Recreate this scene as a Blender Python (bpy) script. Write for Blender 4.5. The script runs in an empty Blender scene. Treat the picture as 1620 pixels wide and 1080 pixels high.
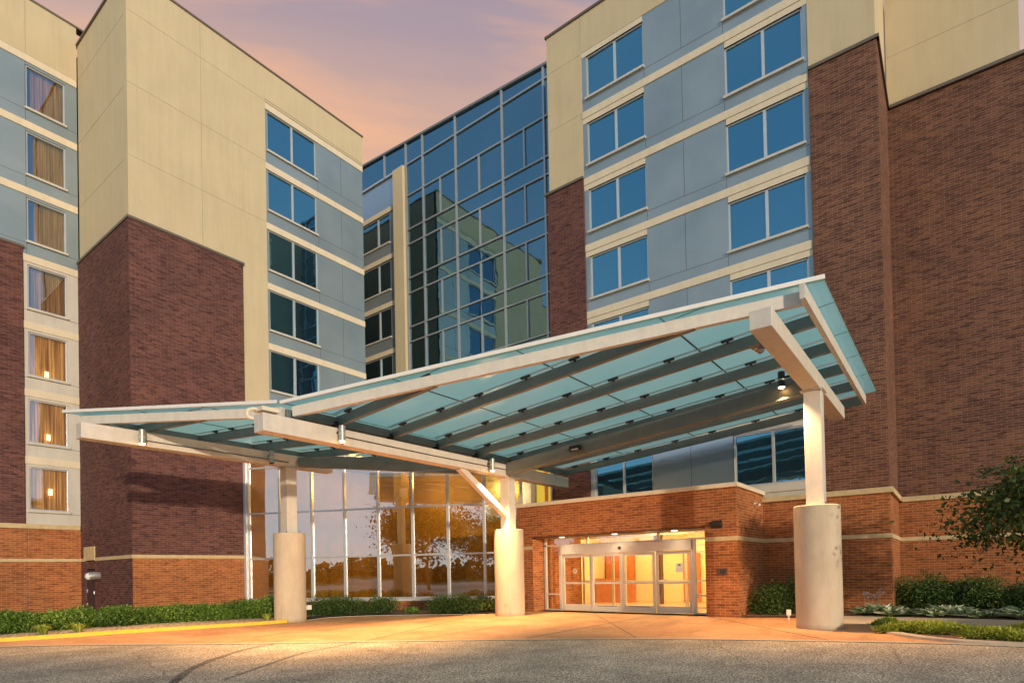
import bpy, bmesh, math, random
import numpy as np
from mathutils import Vector, Matrix
random.seed(7); rng = np.random.default_rng(11)
S = bpy.context.scene
COL = S.collection
R = math.radians

# ------------------------------------------------------------------ materials
MATS = {}
class NT:
    def __init__(s, name):
        m = bpy.data.materials.new(name); m.use_nodes = True
        s.m = m; s.t = m.node_tree; s.t.nodes.clear()
        s.out = s.n('ShaderNodeOutputMaterial'); MATS[name] = m
    def n(s, typ, **kw):
        x = s.t.nodes.new(typ)
        for k, v in kw.items(): setattr(x, k, v)
        return x
    def l(s, a, b): s.t.links.new(a, b)
    def noise(s, scale, detail=4, rough=.55, vec=None, dim='3D'):
        x = s.n('ShaderNodeTexNoise'); x.inputs['Scale'].default_value = scale
        x.inputs['Detail'].default_value = detail; x.inputs['Roughness'].default_value = rough
        if vec is not None: s.l(vec, x.inputs['Vector'])
        return x
    def coord(s, which='Object'):
        return s.n('ShaderNodeTexCoord').outputs[which]
    def mapping(s, vec, scale=(1,1,1), rot=(0,0,0), loc=(0,0,0)):
        x = s.n('ShaderNodeMapping'); s.l(vec, x.inputs['Vector'])
        x.inputs['Scale'].default_value = scale; x.inputs['Rotation'].default_value = rot
        x.inputs['Location'].default_value = loc
        return x.outputs[0]
    def ramp(s, fac, stops):
        x = s.n('ShaderNodeValToRGB'); s.l(fac, x.inputs[0])
        el = x.color_ramp.elements
        while len(el) < len(stops): el.new(.5)
        for e, (p, c) in zip(el, stops):
            e.position = p; e.color = (*c, 1) if len(c) == 3 else c
        return x.outputs[0]
    def mix(s, fac, a, b, mode='MIX'):
        x = s.n('ShaderNodeMix', data_type='RGBA', blend_type=mode)
        for i, v in ((0, fac), (6, a), (7, b)):
            if hasattr(v, 'links') or hasattr(v, 'is_linked'): s.l(v, x.inputs[i])
            else: x.inputs[i].default_value = v if i == 0 else ((*v, 1) if len(v) == 3 else v)
        return x.outputs[2]
    def math(s, op, a, b=None):
        x = s.n('ShaderNodeMath', operation=op)
        for i, v in ((0, a), (1, b)):
            if v is None: continue
            if hasattr(v, 'is_linked'): s.l(v, x.inputs[i])
            else: x.inputs[i].default_value = v
        return x.outputs[0]
    def bump(s, h, strength=.3, dist=.01):
        x = s.n('ShaderNodeBump'); s.l(h, x.inputs['Height'])
        x.inputs['Strength'].default_value = strength; x.inputs['Distance'].default_value = dist
        return x.outputs[0]
    def bsdf(s, color, rough=.7, metal=0, spec=.5, normal=None, **kw):
        b = s.n('ShaderNodeBsdfPrincipled')
        if hasattr(color, 'is_linked'): s.l(color, b.inputs['Base Color'])
        else: b.inputs['Base Color'].default_value = (*color, 1)
        for k, v in (('Roughness', rough), ('Metallic', metal), ('Specular IOR Level', spec)):
            if hasattr(v, 'is_linked'): s.l(v, b.inputs[k])
            else: b.inputs[k].default_value = v
        if normal is not None: s.l(normal, b.inputs['Normal'])
        for k, v in kw.items(): b.inputs[k.replace('_', ' ')].default_value = v
        return b.outputs[0]
    def done(s, sh): s.l(sh, s.out.inputs[0]); return s.m

def simple(name, col, rough=.6, metal=0, var=.12, scale=3, bump=0, bscale=60, spec=.5, streak=0):
    t = NT(name); co = t.coord()
    n1 = t.noise(scale, 6, .65, co)
    a = tuple(c*(1-var) for c in col); b = tuple(min(1, c*(1+var)) for c in col)
    c = t.ramp(n1.outputs[0], [(.3, a), (.7, b)])
    if streak:
        v = t.mapping(co, (2.2, 2.2, .18)); n3 = t.noise(1.6, 6, .7, v)
        f = t.ramp(n3.outputs[0], [(.45, (1,1,1)), (.75, (1-streak,)*3)])
        c = t.mix(1., c, f, 'MULTIPLY')
    nrm = None
    if bump:
        n2 = t.noise(bscale, 4, .6, co); nrm = t.bump(n2.outputs[0], bump, .01)
    return t.done(t.bsdf(c, rough, metal, spec, nrm))

def wallvec(t):
    """(along-wall, height) coordinates for any vertical wall, from position and normal"""
    co = t.coord(); g = t.n('ShaderNodeNewGeometry')
    sp = t.n('ShaderNodeSeparateXYZ'); t.l(co, sp.inputs[0])
    sn = t.n('ShaderNodeSeparateXYZ'); t.l(g.outputs['True Normal'], sn.inputs[0])
    nx = t.math('GREATER_THAN', t.math('ABSOLUTE', sn.outputs[0]), .6)
    u = t.math('ADD', t.math('MULTIPLY', sp.outputs[1], nx),
               t.math('MULTIPLY', sp.outputs[0], t.math('SUBTRACT', 1., nx)))
    cb = t.n('ShaderNodeCombineXYZ'); t.l(u, cb.inputs[0]); t.l(sp.outputs[2], cb.inputs[1])
    return cb.outputs[0], co

def brick(name, c1, c2, mortar, dark=.55):
    t = NT(name); v, co = wallvec(t)
    b = t.n('ShaderNodeTexBrick'); t.l(v, b.inputs['Vector'])
    b.inputs['Scale'].default_value = 1; b.inputs['Brick Width'].default_value = .30
    b.inputs['Row Height'].default_value = .0875; b.inputs['Mortar Size'].default_value = .0065
    b.inputs['Mortar Smooth'].default_value = .2; b.inputs['Bias'].default_value = -.1
    b.inputs['Color1'].default_value = (*c1, 1); b.inputs['Color2'].default_value = (*c2, 1)
    b.inputs['Mortar'].default_value = (*mortar, 1)
    big = t.noise(.5, 5, .6, t.mapping(co, (1, 1, 1.4)))
    f = t.ramp(big.outputs[0], [(.3, (.80, .80, .80)), (.7, (1.15, 1.1, 1.05))])
    c = t.mix(1., b.outputs[0], f, 'MULTIPLY')
    # odd burnt bricks, whole courses at a time
    od = t.noise(1., 2, .5, t.mapping(v, (2.6, 11.4, 1)))
    f2 = t.ramp(od.outputs[0], [(.52, (1, 1, 1)), (.66, (dark,)*3)])
    c = t.mix(1., c, f2, 'MULTIPLY')
    fine = t.noise(45, 3, .6, co)
    h = t.mix(.25, t.math('SUBTRACT', 1., b.outputs['Fac']), fine.outputs[0])
    return t.done(t.bsdf(c, .85, 0, .25, t.bump(h, .5, .006)))

def make_mats():
    brick('brick_dark', (.095, .038, .037), (.165, .070, .058), (.20, .135, .115), .5)  # upper brick, cool dusk shade put into the colour
    brick('brick_brown', (.115, .050, .037), (.205, .095, .058), (.28, .19, .135), .55)
    brick('brick_orange', (.28, .085, .026), (.41, .145, .042), (.50, .31, .18), .6)  # low-level brick, warm light near the ground put into the colour
    simple('score', (.30, .265, .19), .9, var=.05)
    simple('stucco', (.56, .475, .31), .9, var=.05, scale=.6, bump=.25, bscale=120, spec=.2, streak=.10)
    simple('cream_band', (.68, .60, .45), .8, var=.05, scale=1.5, bump=.1, spec=.3, streak=.10)
    simple('limestone', (.55, .43, .24), .85, var=.15, scale=4, bump=.3, bscale=50, spec=.2)
    simple('coping_metal', (.16, .13, .10), .5, .3, var=.1)
    t = NT('blue_panel'); co = t.coord()
    c = t.ramp(t.noise(.5, 4, .5, co).outputs[0], [(.3, (.24, .31, .35)), (.7, (.31, .38, .42))])
    t.done(t.bsdf(c, .42, .45, .5))
    t = NT('steel_panel'); co = t.coord()
    t.done(t.bsdf((.42, .47, .52), .28, .85, .5, t.bump(t.noise(.8, 3, .5, co).outputs[0], .25, .08)))
    simple('pale_panel', (.55, .53, .47), .6, var=.06, scale=1.5, streak=.12)
    simple('joint', (.10, .10, .10), .9, var=.02)
    simple('aluminium', (.60, .61, .62), .38, .55, var=.05)
    simple('aluminium_mid', (.38, .40, .42), .4, .5, var=.05)
    simple('aluminium_dark', (.20, .21, .22), .45, .4, var=.05)
    simple('door_frame', (.66, .61, .53), .4, .25, var=.04)
    simple('steel_paint', (.62, .58, .51), .5, 0, var=.07, scale=5, bump=.12, bscale=90, spec=.4, streak=.12)
    simple('purlin_paint', (.17, .20, .20), .42, .25, var=.10, scale=3, bump=.08)
    simple('fascia_white', (.72, .70, .66), .5, 0, var=.05)
    t = NT('concrete_drum'); co = t.coord()
    c = t.ramp(t.noise(1.6, 7, .7, t.mapping(co, (1, 1, .5))).outputs[0], [(.3, (.47, .39, .28)), (.7, (.60, .51, .38))])
    c = t.mix(1., c, t.ramp(t.noise(3, 6, .75, t.mapping(co, (1.5, 1.5, .15))).outputs[0], [(.48, (1, 1, 1)), (.80, (.88, .86, .82))]), 'MULTIPLY')
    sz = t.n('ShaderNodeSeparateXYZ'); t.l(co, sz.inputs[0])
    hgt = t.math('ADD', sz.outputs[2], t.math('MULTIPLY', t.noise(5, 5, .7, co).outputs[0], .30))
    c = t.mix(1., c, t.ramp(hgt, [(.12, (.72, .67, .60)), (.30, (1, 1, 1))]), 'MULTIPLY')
    t.done(t.bsdf(c, .85, 0, .2, t.bump(t.noise(60, 4, .6, co).outputs[0], .35, .01)))
    simple('black_rubber', (.02, .02, .02), .6, var=.1)
    simple('lamp_metal', (.45, .44, .41), .35, .6, var=.05)
    simple('dark_metal', (.035, .033, .032), .45, .3, var=.1)
    simple('door_dark', (.025, .022, .035), .5, 0, var=.1)
    simple('white_plastic', (.75, .73, .68), .5, 0, var=.03)
    simple('pipe_cream', (.70, .62, .46), .45, 0, var=.05)
    simple('paper', (.85, .84, .78), .8, 0, var=.02)
    simple('ink', (.03, .03, .03), .7, 0, var=.02)
    simple('ink_red', (.35, .03, .02), .7, 0, var=.02)
    simple('ink_green', (.20, .28, .10), .7, 0, var=.02)
    simple('bark', (.16, .11, .075), .9, 0, var=.3, scale=12, bump=.6, bscale=30)
    simple('twig', (.34, .24, .17), .8, 0, var=.2, scale=12)
    simple('mulch', (.15, .075, .045), .95, 0, var=.6, scale=22, bump=.9, bscale=30)
    simple('soil', (.10, .07, .045), .95, 0, var=.4, scale=20, bump=.8, bscale=30)
    simple('interior_wall', (.82, .66, .36), .8, 0, var=.04)
    simple('interior_wood', (.50, .17, .05), .5, 0, var=.15, scale=5)
    simple('interior_floor', (.50, .36, .20), .35, 0, var=.1, scale=2)
    simple('interior_dark', (.10, .055, .035), .6, 0, var=.3, scale=8)
    simple('interior_brown', (.30, .20, .07), .7, 0, var=.15, scale=2)
    # asphalt
    t = NT('asphalt'); co = t.coord()
    sp = t.noise(34, 3, .75, co); mid = t.noise(1.3, 6, .7, t.mapping(co, (1, 1, 1)))
    big = t.noise(.22, 5, .6, t.mapping(co, (1, 2.2, 1), (0, 0, R(-55))))
    sp2 = t.noise(17, 3, .75, co)
    c = t.ramp(sp.outputs[0], [(.37, (.17, .135, .10)), (.5, (.43, .35, .26)), (.63, (.86, .72, .54))])
    c = t.mix(1., c, t.ramp(sp2.outputs[0], [(.36, (.62, .60, .58)), (.5, (1, 1, 1)), (.64, (1.35, 1.33, 1.3))]), 'MULTIPLY')
    c = t.mix(1., c, t.ramp(mid.outputs[0], [(.35, (.74, .73, .72)), (.65, (1.1, 1.1, 1.1))]), 'MULTIPLY')
    c = t.mix(1., c, t.ramp(big.outputs[0], [(.38, (.80, .79, .78)), (.62, (1.12, 1.10, 1.06))]), 'MULTIPLY')
    oil = t.noise(1.9, 5, .7, t.mapping(co, (1.2, .55, 1), (0, 0, R(-50))))
    c = t.mix(1., c, t.ramp(oil.outputs[0], [(.60, (1, 1, 1)), (.70, (.62, .58, .54))]), 'MULTIPLY')
    vor = t.n('ShaderNodeTexVoronoi', feature='DISTANCE_TO_EDGE'); vor.inputs['Scale'].default_value = .22
    wob = t.noise(1.2, 5, .7, co)
    t.l(t.mix(.25, co, wob.outputs[1]), vor.inputs['Vector'])
    c = t.mix(1., c, t.ramp(vor.outputs[0], [(.0, (.62, .60, .58)), (.0022, (1, 1, 1))]), 'MULTIPLY')
    t.done(t.bsdf(c, .85, 0, .3, t.bump(sp.outputs[0], .55, .012)))
    # tinted concrete apron
    t = NT('apron_concrete'); co = t.coord()
    n1 = t.noise(.8, 6, .65, t.mapping(co, (1, .5, 1))); n2 = t.noise(9, 5, .7, co)
    c = t.ramp(n1.outputs[0], [(.3, (.46, .215, .095)), (.7, (.66, .38, .19))])
    c = t.mix(1., c, t.ramp(n2.outputs[0], [(.35, (.86, .84, .82)), (.6, (1.06, 1.06, 1.06))]), 'MULTIPLY')
    st = t.noise(.35, 5, .75, t.mapping(co, (1, 3, 1), (0, 0, R(-30))))
    c = t.mix(1., c, t.ramp(st.outputs[0], [(.50, (1, 1, 1)), (.72, (.66, .60, .56))]), 'MULTIPLY')
    t.done(t.bsdf(c, .7, 0, .35, t.bump(n2.outputs[0], .25, .006)))
    simple('kerb_concrete', (.50, .42, .32), .85, 0, var=.12, scale=3, bump=.3, bscale=40)
    simple('walk_concrete', (.44, .39, .30), .85, 0, var=.12, scale=2, bump=.3, bscale=40)
    t = NT('yellow_paint'); co = t.coord()
    c = t.ramp(t.noise(9, 6, .75, co).outputs[0], [(.30, (.40, .30, .16)), (.42, (.80, .50, .03)), (.7, (.86, .58, .06))])
    t.done(t.bsdf(c, .6, 0, .4))
    t = NT('pebbles'); co = t.coord()
    v = t.n('ShaderNodeTexVoronoi'); v.inputs['Scale'].default_value = 16; t.l(co, v.inputs['Vector'])
    sc = t.n('ShaderNodeSeparateColor'); t.l(v.outputs['Color'], sc.inputs[0])
    c = t.ramp(sc.outputs[0], [(.0, (.22, .15, .09)), (.5, (.50, .38, .24)), (1., (.72, .60, .42))])
    t.done(t.bsdf(c, .8, 0, .3, t.bump(v.outputs['Distance'], 1., .04)))
    t = NT('lawn'); co = t.coord()
    c = t.ramp(t.noise(2, 8, .75, co).outputs[0], [(.3, (.035, .065, .018)), (.7, (.09, .13, .04))])
    t.done(t.bsdf(c, .9, 0, .2))
    # tyre marks
    t = NT('tyre_mark'); co = t.coord()
    tr = t.n('ShaderNodeBsdfTransparent'); ms = t.n('ShaderNodeMixShader')
    f = t.ramp(t.noise(6, 6, .8, co).outputs[0], [(.25, (.15,)*3), (.7, (.50,)*3)])
    t.l(f, ms.inputs[0]); t.l(tr.outputs[0], ms.inputs[1]); t.l(t.bsdf((.030, .025, .022), .8), ms.inputs[2])
    t.done(ms.outputs[0])
    # coated window glass: mirror-like coat over a dark room
    def glass(name, tint, dark, fac, wave=.02, wscale=.8, rough=.01, seethru=None):
        t = NT(name); co = t.coord()
        nb = t.bump(t.noise(wscale, 2, .5, co).outputs[0], wave, .25)
        g = t.n('ShaderNodeBsdfGlossy'); g.inputs['Color'].default_value = (*tint, 1)
        g.inputs['Roughness'].default_value = rough; t.l(nb, g.inputs['Normal'])
        if seethru:
            d = t.n('ShaderNodeBsdfTransparent').outputs[0]
            d.node.inputs[0].default_value = (*seethru, 1)
        else: d = t.bsdf(dark, .35, 0, .2)
        ms = t.n('ShaderNodeMixShader')
        lw = t.n('ShaderNodeLayerWeight'); lw.inputs[0].default_value = .5
        fr = t.math('MINIMUM', t.math('ADD', t.math('MULTIPLY', t.math('POWER', lw.outputs['Facing'], 3.), .5), fac), 1.)
        t.l(fr, ms.inputs[0]); t.l(d, ms.inputs[1]); t.l(g.outputs[0], ms.inputs[2])
        return t.done(ms.outputs[0])
    glass('window_glass', (.17, .44, .60), (.012, .03, .055), .62, .035)
    glass('curtain_glass', (.24, .46, .60), (.004, .008, .014), .50, .035)
    glass('lobby_glass', (.85, .92, .97), (0, 0, 0), .44, .02, .5, seethru=(.82, .62, .22))
    glass('room_glass', (.55, .78, 1.), (0, 0, 0), .32, .02, seethru=(.80, .76, .66))
    glass('door_glass', (.85, .88, .9), (0, 0, 0), .08, .015, seethru=(.97, .95, .88))
    glass('transom_glass', (.9, .9, .9), (0, 0, 0), .35, .015, seethru=(.95, .92, .85))
    # frosted canopy glass
    t = NT('frosted_glass'); co = t.coord()
    c = t.ramp(t.noise(.7, 5, .6, co).outputs[0], [(.3, (.53, .95, .84)), (.7, (.62, .98, .89))])
    tl = t.n('ShaderNodeBsdfTranslucent'); t.l(c, tl.inputs[0])
    df = t.n('ShaderNodeBsdfDiffuse'); t.l(c, df.inputs[0])
    gl = t.n('ShaderNodeBsdfGlossy'); gl.inputs['Roughness'].default_value = .12; gl.inputs[0].default_value = (.75, .85, .85, 1)
    m1 = t.n('ShaderNodeMixShader'); m1.inputs[0].default_value = .10
    t.l(tl.outputs[0], m1.inputs[1]); t.l(df.outputs[0], m1.inputs[2])
    fr = t.n('ShaderNodeLayerWeight'); fr.inputs[0].default_value = .5
    fc = t.math('ADD', .03, t.math('MULTIPLY', t.math('POWER', fr.outputs['Facing'], 4.), .5))
    m2 = t.n('ShaderNodeMixShader'); t.l(fc, m2.inputs[0]); t.l(m1.outputs[0], m2.inputs[1]); t.l(gl.outputs[0], m2.inputs[2])
    t.done(m2.outputs[0])
    t = NT('glass_top'); tr = t.n('ShaderNodeBsdfTransparent'); gl = t.n('ShaderNodeBsdfGlossy'); gl.inputs['Roughness'].default_value = .03
    ms = t.n('ShaderNodeMixShader'); ms.inputs[0].default_value = .08; t.l(tr.outputs[0], ms.inputs[1]); t.l(gl.outputs[0], ms.inputs[2]); t.done(ms.outputs[0])
    t = NT('glass_edge'); t.done(t.bsdf((.10, .30, .27), .2, 0, .6))
    # emitters
    def emit(name, col, st):
        t = NT(name); e = t.n('ShaderNodeEmission'); e.inputs[0].default_value = (*col, 1); e.inputs[1].default_value = st
        return t.done(e.outputs[0])
    emit('lamp_glow', (1., .50, .16), 22); emit('ceiling_glow', (1., .82, .5), 4)
    emit('room_lamp', (1., .66, .28), 6)
    emit('yellow_lit', (.85, .55, .06), .75)
    # curtains: pleated, room light put in as emission of the cloth
    t = NT('curtain'); co = t.coord()
    w = t.noise(1., 3, .6, t.mapping(co, (9, 9, .35)))
    c = t.ramp(w.outputs[0], [(.35, (.22, .09, .015)), (.5, (.50, .25, .06)), (.66, (.80, .50, .18))])
    b = t.n('ShaderNodeBsdfPrincipled'); t.l(c, b.inputs['Base Color']); b.inputs['Roughness'].default_value = .9
    t.l(c, b.inputs['Emission Color']); b.inputs['Emission Strength'].default_value = .42
    t.done(b.outputs[0])
    t = NT('curtain_dim'); co = t.coord()  # darker copy for rooms without a lamp, weaker glow put in
    w = t.noise(1., 3, .6, t.mapping(co, (9, 9, .35)))
    c = t.ramp(w.outputs[0], [(.35, (.20, .09, .02)), (.5, (.40, .21, .06)), (.66, (.62, .38, .14))])
    b = t.n('ShaderNodeBsdfPrincipled'); t.l(c, b.inputs['Base Color']); b.inputs['Roughness'].default_value = .9
    t.l(c, b.inputs['Emission Color']); b.inputs['Emission Strength'].default_value = .12
    t.done(b.outputs[0])
    # foliage
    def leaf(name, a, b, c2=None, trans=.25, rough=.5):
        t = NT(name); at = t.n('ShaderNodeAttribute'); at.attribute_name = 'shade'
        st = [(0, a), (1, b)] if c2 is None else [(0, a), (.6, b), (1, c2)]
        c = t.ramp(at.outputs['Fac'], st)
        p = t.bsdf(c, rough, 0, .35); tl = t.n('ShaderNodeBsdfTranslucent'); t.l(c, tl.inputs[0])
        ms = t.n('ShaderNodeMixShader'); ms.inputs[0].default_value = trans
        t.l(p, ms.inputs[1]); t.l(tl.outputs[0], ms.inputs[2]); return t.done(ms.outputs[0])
    leaf('leaf_hedge', (.035, .075, .012), (.13, .24, .03), (.30, .42, .06))
    leaf('leaf_boxwood', (.020, .050, .012), (.075, .14, .028), (.17, .25, .05))
    leaf('leaf_juniper', (.10, .15, .02), (.30, .36, .04), (.48, .50, .07))
    leaf('leaf_hosta', (.10, .18, .08), (.36, .48, .28), (.80, .84, .68))
    leaf('leaf_lily', (.12, .19, .02), (.32, .38, .05), (.52, .52, .14))
    leaf('leaf_tree', (.025, .05, .014), (.08, .125, .025), (.16, .21, .04), .35)
    leaf('leaf_back', (.012, .026, .008), (.035, .055, .014), (.06, .08, .02), .3)
    leaf('petal', (.30, .20, .18), (.55, .42, .40))
make_mats()
M = MATS

# ------------------------------------------------------------------ object helpers
def tag(o, label=None, cat=None, group=None, kind=None):
    if label: o['label'] = label
    if cat: o['category'] = cat
    if group: o['group'] = group
    if kind: o['kind'] = kind
    return o
def empty(name, loc, label, cat, group=None):
    o = bpy.data.objects.new(name, None); COL.objects.link(o); o.location = loc
    o.empty_display_size = .2
    bpy.context.view_layer.update()
    return tag(o, label, cat, group)
class MB:
    def __init__(s): s.v = []; s.f = []; s.mi = []
    def poly(s, pts, mi=0):
        i = len(s.v); s.v += [tuple(p) for p in pts]; s.f.append(tuple(range(i, i+len(pts)))); s.mi.append(mi); return s
    def hexa(s, p, mi=0):
        """8 points: bottom 4 ccw, top 4 ccw"""
        i = len(s.v); s.v += [tuple(q) for q in p]
        for f in ((3,2,1,0),(4,5,6,7),(0,1,5,4),(1,2,6,5),(2,3,7,6),(3,0,4,7)):
            s.f.append(tuple(i+k for k in f)); s.mi.append(mi)
        return s
    def box(s, x0, x1, y0, y1, z0, z1, mi=0):
        return s.hexa([(x0,y0,z0),(x1,y0,z0),(x1,y1,z0),(x0,y1,z0),(x0,y0,z1),(x1,y0,z1),(x1,y1,z1),(x0,y1,z1)], mi)
    def fbox(s, fr, u0, u1, z0, z1, w0, w1, mi=0):
        P = fr.p
        return s.hexa([P(u0,z0,w0),P(u1,z0,w0),P(u1,z0,w1),P(u0,z0,w1),P(u0,z1,w0),P(u1,z1,w0),P(u1,z1,w1),P(u0,z1,w1)], mi)
    def bar(s, a, b, w, h, mi=0, up=(0,0,1)):
        """rectangular bar from a to b; a,b on the centre line"""
        a = Vector(a); b = Vector(b); d = (b-a).normalized(); up = Vector(up)
        r = d.cross(up).normalized(); u = r.cross(d).normalized()
        q = []
        for c in (a, b):
            for sx, sz in ((-1,-1),(1,-1),(1,1),(-1,1)): q.append(c + r*(sx*w/2) + u*(sz*h/2))
        i = len(s.v); s.v += [tuple(p) for p in q]
        for f in ((0,1,2,3),(7,6,5,4),(0,4,5,1),(1,5,6,2),(2,6,7,3),(3,7,4,0)):
            s.f.append(tuple(i+k for k in f)); s.mi.append(mi)
        return s
    def tube(s, pts, rad, n=12, mi=0, cap=True):
        pts = [Vector(p) for p in pts]
        if not hasattr(rad, '__len__'): rad = [rad]*len(pts)
        i0 = len(s.v); prev = None
        for k, p in enumerate(pts):
            d = (pts[min(k+1, len(pts)-1)] - pts[max(k-1, 0)]).normalized()
            if prev is None:
                prev = d.orthogonal().normalized()
            a = (prev - d*prev.dot(d))
            a = a.normalized() if a.length > 1e-6 else d.orthogonal().normalized()
            prev = a; b = d.cross(a)
            for j in range(n):
                t = 2*math.pi*j/n
                s.v.append(tuple(p + (a*math.cos(t) + b*math.sin(t))*rad[k]))
        for k in range(len(pts)-1):
            for j in range(n):
                a0 = i0+k*n+j; a1 = i0+k*n+(j+1) % n
                s.f.append((a0, a1, a1+n, a0+n)); s.mi.append(mi)
        if cap:
            s.f.append(tuple(i0+j for j in reversed(range(n)))); s.mi.append(mi)
            s.f.append(tuple(i0+(len(pts)-1)*n+j for j in range(n))); s.mi.append(mi)
        return s
    def wallh(s, fr, u0, u1, z0, z1, holes, w=0, depth=.15, mi=0, edges=True):
        """a wall sheet with rectangular holes and their reveals"""
        us = sorted({u0, u1, *[h[0] for h in holes], *[h[1] for h in holes]})
        zs = sorted({z0, z1, *[h[2] for h in holes], *[h[3] for h in holes]})
        us = [u for u in us if u0 <= u <= u1]; zs = [z for z in zs if z0 <= z <= z1]
        P = fr.p
        for a, b in zip(us, us[1:]):
            run = None
            for c, d in zip(zs, zs[1:]):
                mu, mz = (a+b)/2, (c+d)/2
                inh = any(h[0] < mu < h[1] and h[2] < mz < h[3] for h in holes)
                if not inh:
                    s.poly([P(a,c,w), P(b,c,w), P(b,d,w), P(a,d,w)] if fr.flip else [P(b,c,w), P(a,c,w), P(a,d,w), P(b,d,w)], mi)
        for h in holes:
            a, b, c, d = h[:4]; w2 = w-depth
            s.poly([P(a,c,w),P(b,c,w),P(b,c,w2),P(a,c,w2)], mi); s.poly([P(a,d,w),P(a,d,w2),P(b,d,w2),P(b,d,w)], mi)
            s.poly([P(a,c,w),P(a,c,w2),P(a,d,w2),P(a,d,w)], mi); s.poly([P(b,c,w),P(b,d,w),P(b,d,w2),P(b,c,w2)], mi)
        if edges:
            w2 = w-depth
            s.poly([P(u0,z0,w),P(u1,z0,w),P(u1,z0,w2),P(u0,z0,w2)], mi); s.poly([P(u0,z1,w),P(u1,z1,w),P(u1,z1,w2),P(u0,z1,w2)], mi)
            s.poly([P(u0,z0,w),P(u0,z1,w),P(u0,z1,w2),P(u0,z0,w2)], mi); s.poly([P(u1,z0,w),P(u1,z1,w),P(u1,z1,w2),P(u1,z0,w2)], mi)
        return s
    def build(s, name, mats, parent=None, bevel=0, smooth=False, label=None):
        me = bpy.data.meshes.new(name); me.from_pydata(s.v, [], s.f); 
        if not isinstance(mats, (list, tuple)): mats = [mats]
        for m in mats: me.materials.append(M[m])
        me.polygons.foreach_set('material_index', s.mi)
        bm = bmesh.new(); bm.from_mesh(me); bmesh.ops.recalc_face_normals(bm, faces=bm.faces); bm.to_mesh(me); bm.free()
        o = bpy.data.objects.new(name, me); COL.objects.link(o)
        if parent is not None:
            o.parent = parent; o.matrix_parent_inverse = parent.matrix_world.inverted()
        if smooth:
            me.shade_smooth() if hasattr(me, 'shade_smooth') else None
            me.set_sharp_from_angle(angle=R(35))
        if bevel:
            b = o.modifiers.new('bevel', 'BEVEL'); b.width = bevel; b.segments = 2; b.limit_method = 'ANGLE'
        if label: o['label'] = label
        return o
class Frame:
    """facade coordinates: u along the wall, z up, w out of the wall"""
    def __init__(s, o, U, N): s.o = o; s.U = U; s.N = N; s.flip = (U[0]*N[1]-U[1]*N[0]) < 0
    def p(s, u, z, w=0): return (s.o[0]+s.U[0]*u+s.N[0]*w, s.o[1]+s.U[1]*u+s.N[1]*w, z)
def copy_tree(o, delta, parent=None, label=None):
    c = o.copy(); COL.objects.link(c)
    if parent is not None: c.parent = parent
    c.location = Vector(o.location) + Vector(delta)
    if label: c['label'] = label
    for ch in o.children:
        d = ch.copy(); COL.objects.link(d); d.parent = c
    return c

# ------------------------------------------------------------------ camera
cam = bpy.data.cameras.new('camera'); co = bpy.data.objects.new('camera', cam); COL.objects.link(co)
HC = 1.62
pitch, roll = .0129, .021
f = Vector((.7996, .6005, 0)); r = Vector((.6005, -.7996, 0)); up = Vector((0, 0, 1))
f2 = f*math.cos(pitch) + up*math.sin(pitch); u2 = r.cross(f2)
r3 = r*math.cos(roll) - u2*math.sin(roll); u3 = u2*math.cos(roll) + r*math.sin(roll)
mw = Matrix((( r3.x, u3.x, -f2.x, 0), (r3.y, u3.y, -f2.y, 0), (r3.z, u3.z, -f2.z, HC), (0, 0, 0, 1)))
co.matrix_world = mw
cam.sensor_width = 36; cam.lens = 928/1620*36; cam.shift_y = (890-540)/1620; cam.shift_x = -.003
cam.clip_start = .1; cam.clip_end = 6000
S.camera = co

# ------------------------------------------------------------------ light and sky
SUN = Vector((-.46, -.88, .095)).normalized()
sl = bpy.data.lights.new('sun', 'SUN'); so = bpy.data.objects.new('sun', sl); COL.objects.link(so)
sl.energy = 2.5; sl.angle = R(1.2); sl.color = (1., .80, .58)
so.rotation_euler = (-SUN).to_track_quat('-Z', 'Y').to_euler(); so.location = (-20, -60, 30)
w = bpy.data.worlds.new('World'); S.world = w; w.use_nodes = True
nt = w.node_tree; nt.nodes.clear()
def N(typ, **kw):
    x = nt.nodes.new(typ)
    for k, v in kw.items(): setattr(x, k, v)
    return x
L = nt.links.new
def Mth(op, a, b=None, c=None, clamp=False):
    x = N('ShaderNodeMath', operation=op); x.use_clamp = clamp
    for i, v in enumerate((a, b, c)):
        if v is None: continue
        if hasattr(v, 'is_linked'): L(v, x.inputs[i])
        else: x.inputs[i].default_value = v
    return x.outputs[0]
def Rmp(fac, stops):
    x = N('ShaderNodeValToRGB'); L(fac, x.inputs[0]); el = x.color_ramp.elements
    while len(el) < len(stops): el.new(.5)
    for e, (p, c) in zip(el, stops): e.position = p; e.color = (*c, 1)
    return x.outputs[0]
def Mix(fac, a, b, mode='MIX'):
    x = N('ShaderNodeMix', data_type='RGBA', blend_type=mode)
    for i, v in ((0, fac), (6, a), (7, b)):
        if hasattr(v, 'is_linked'): L(v, x.inputs[i])
        else: x.inputs[i].default_value = v if i == 0 else (*v, 1)
    return x.outputs[2]
tc = N('ShaderNodeTexCoord'); sx = N('ShaderNodeSeparateXYZ'); L(tc.outputs['Generated'], sx.inputs[0])
X_, Y_, Z_ = sx.outputs
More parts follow.
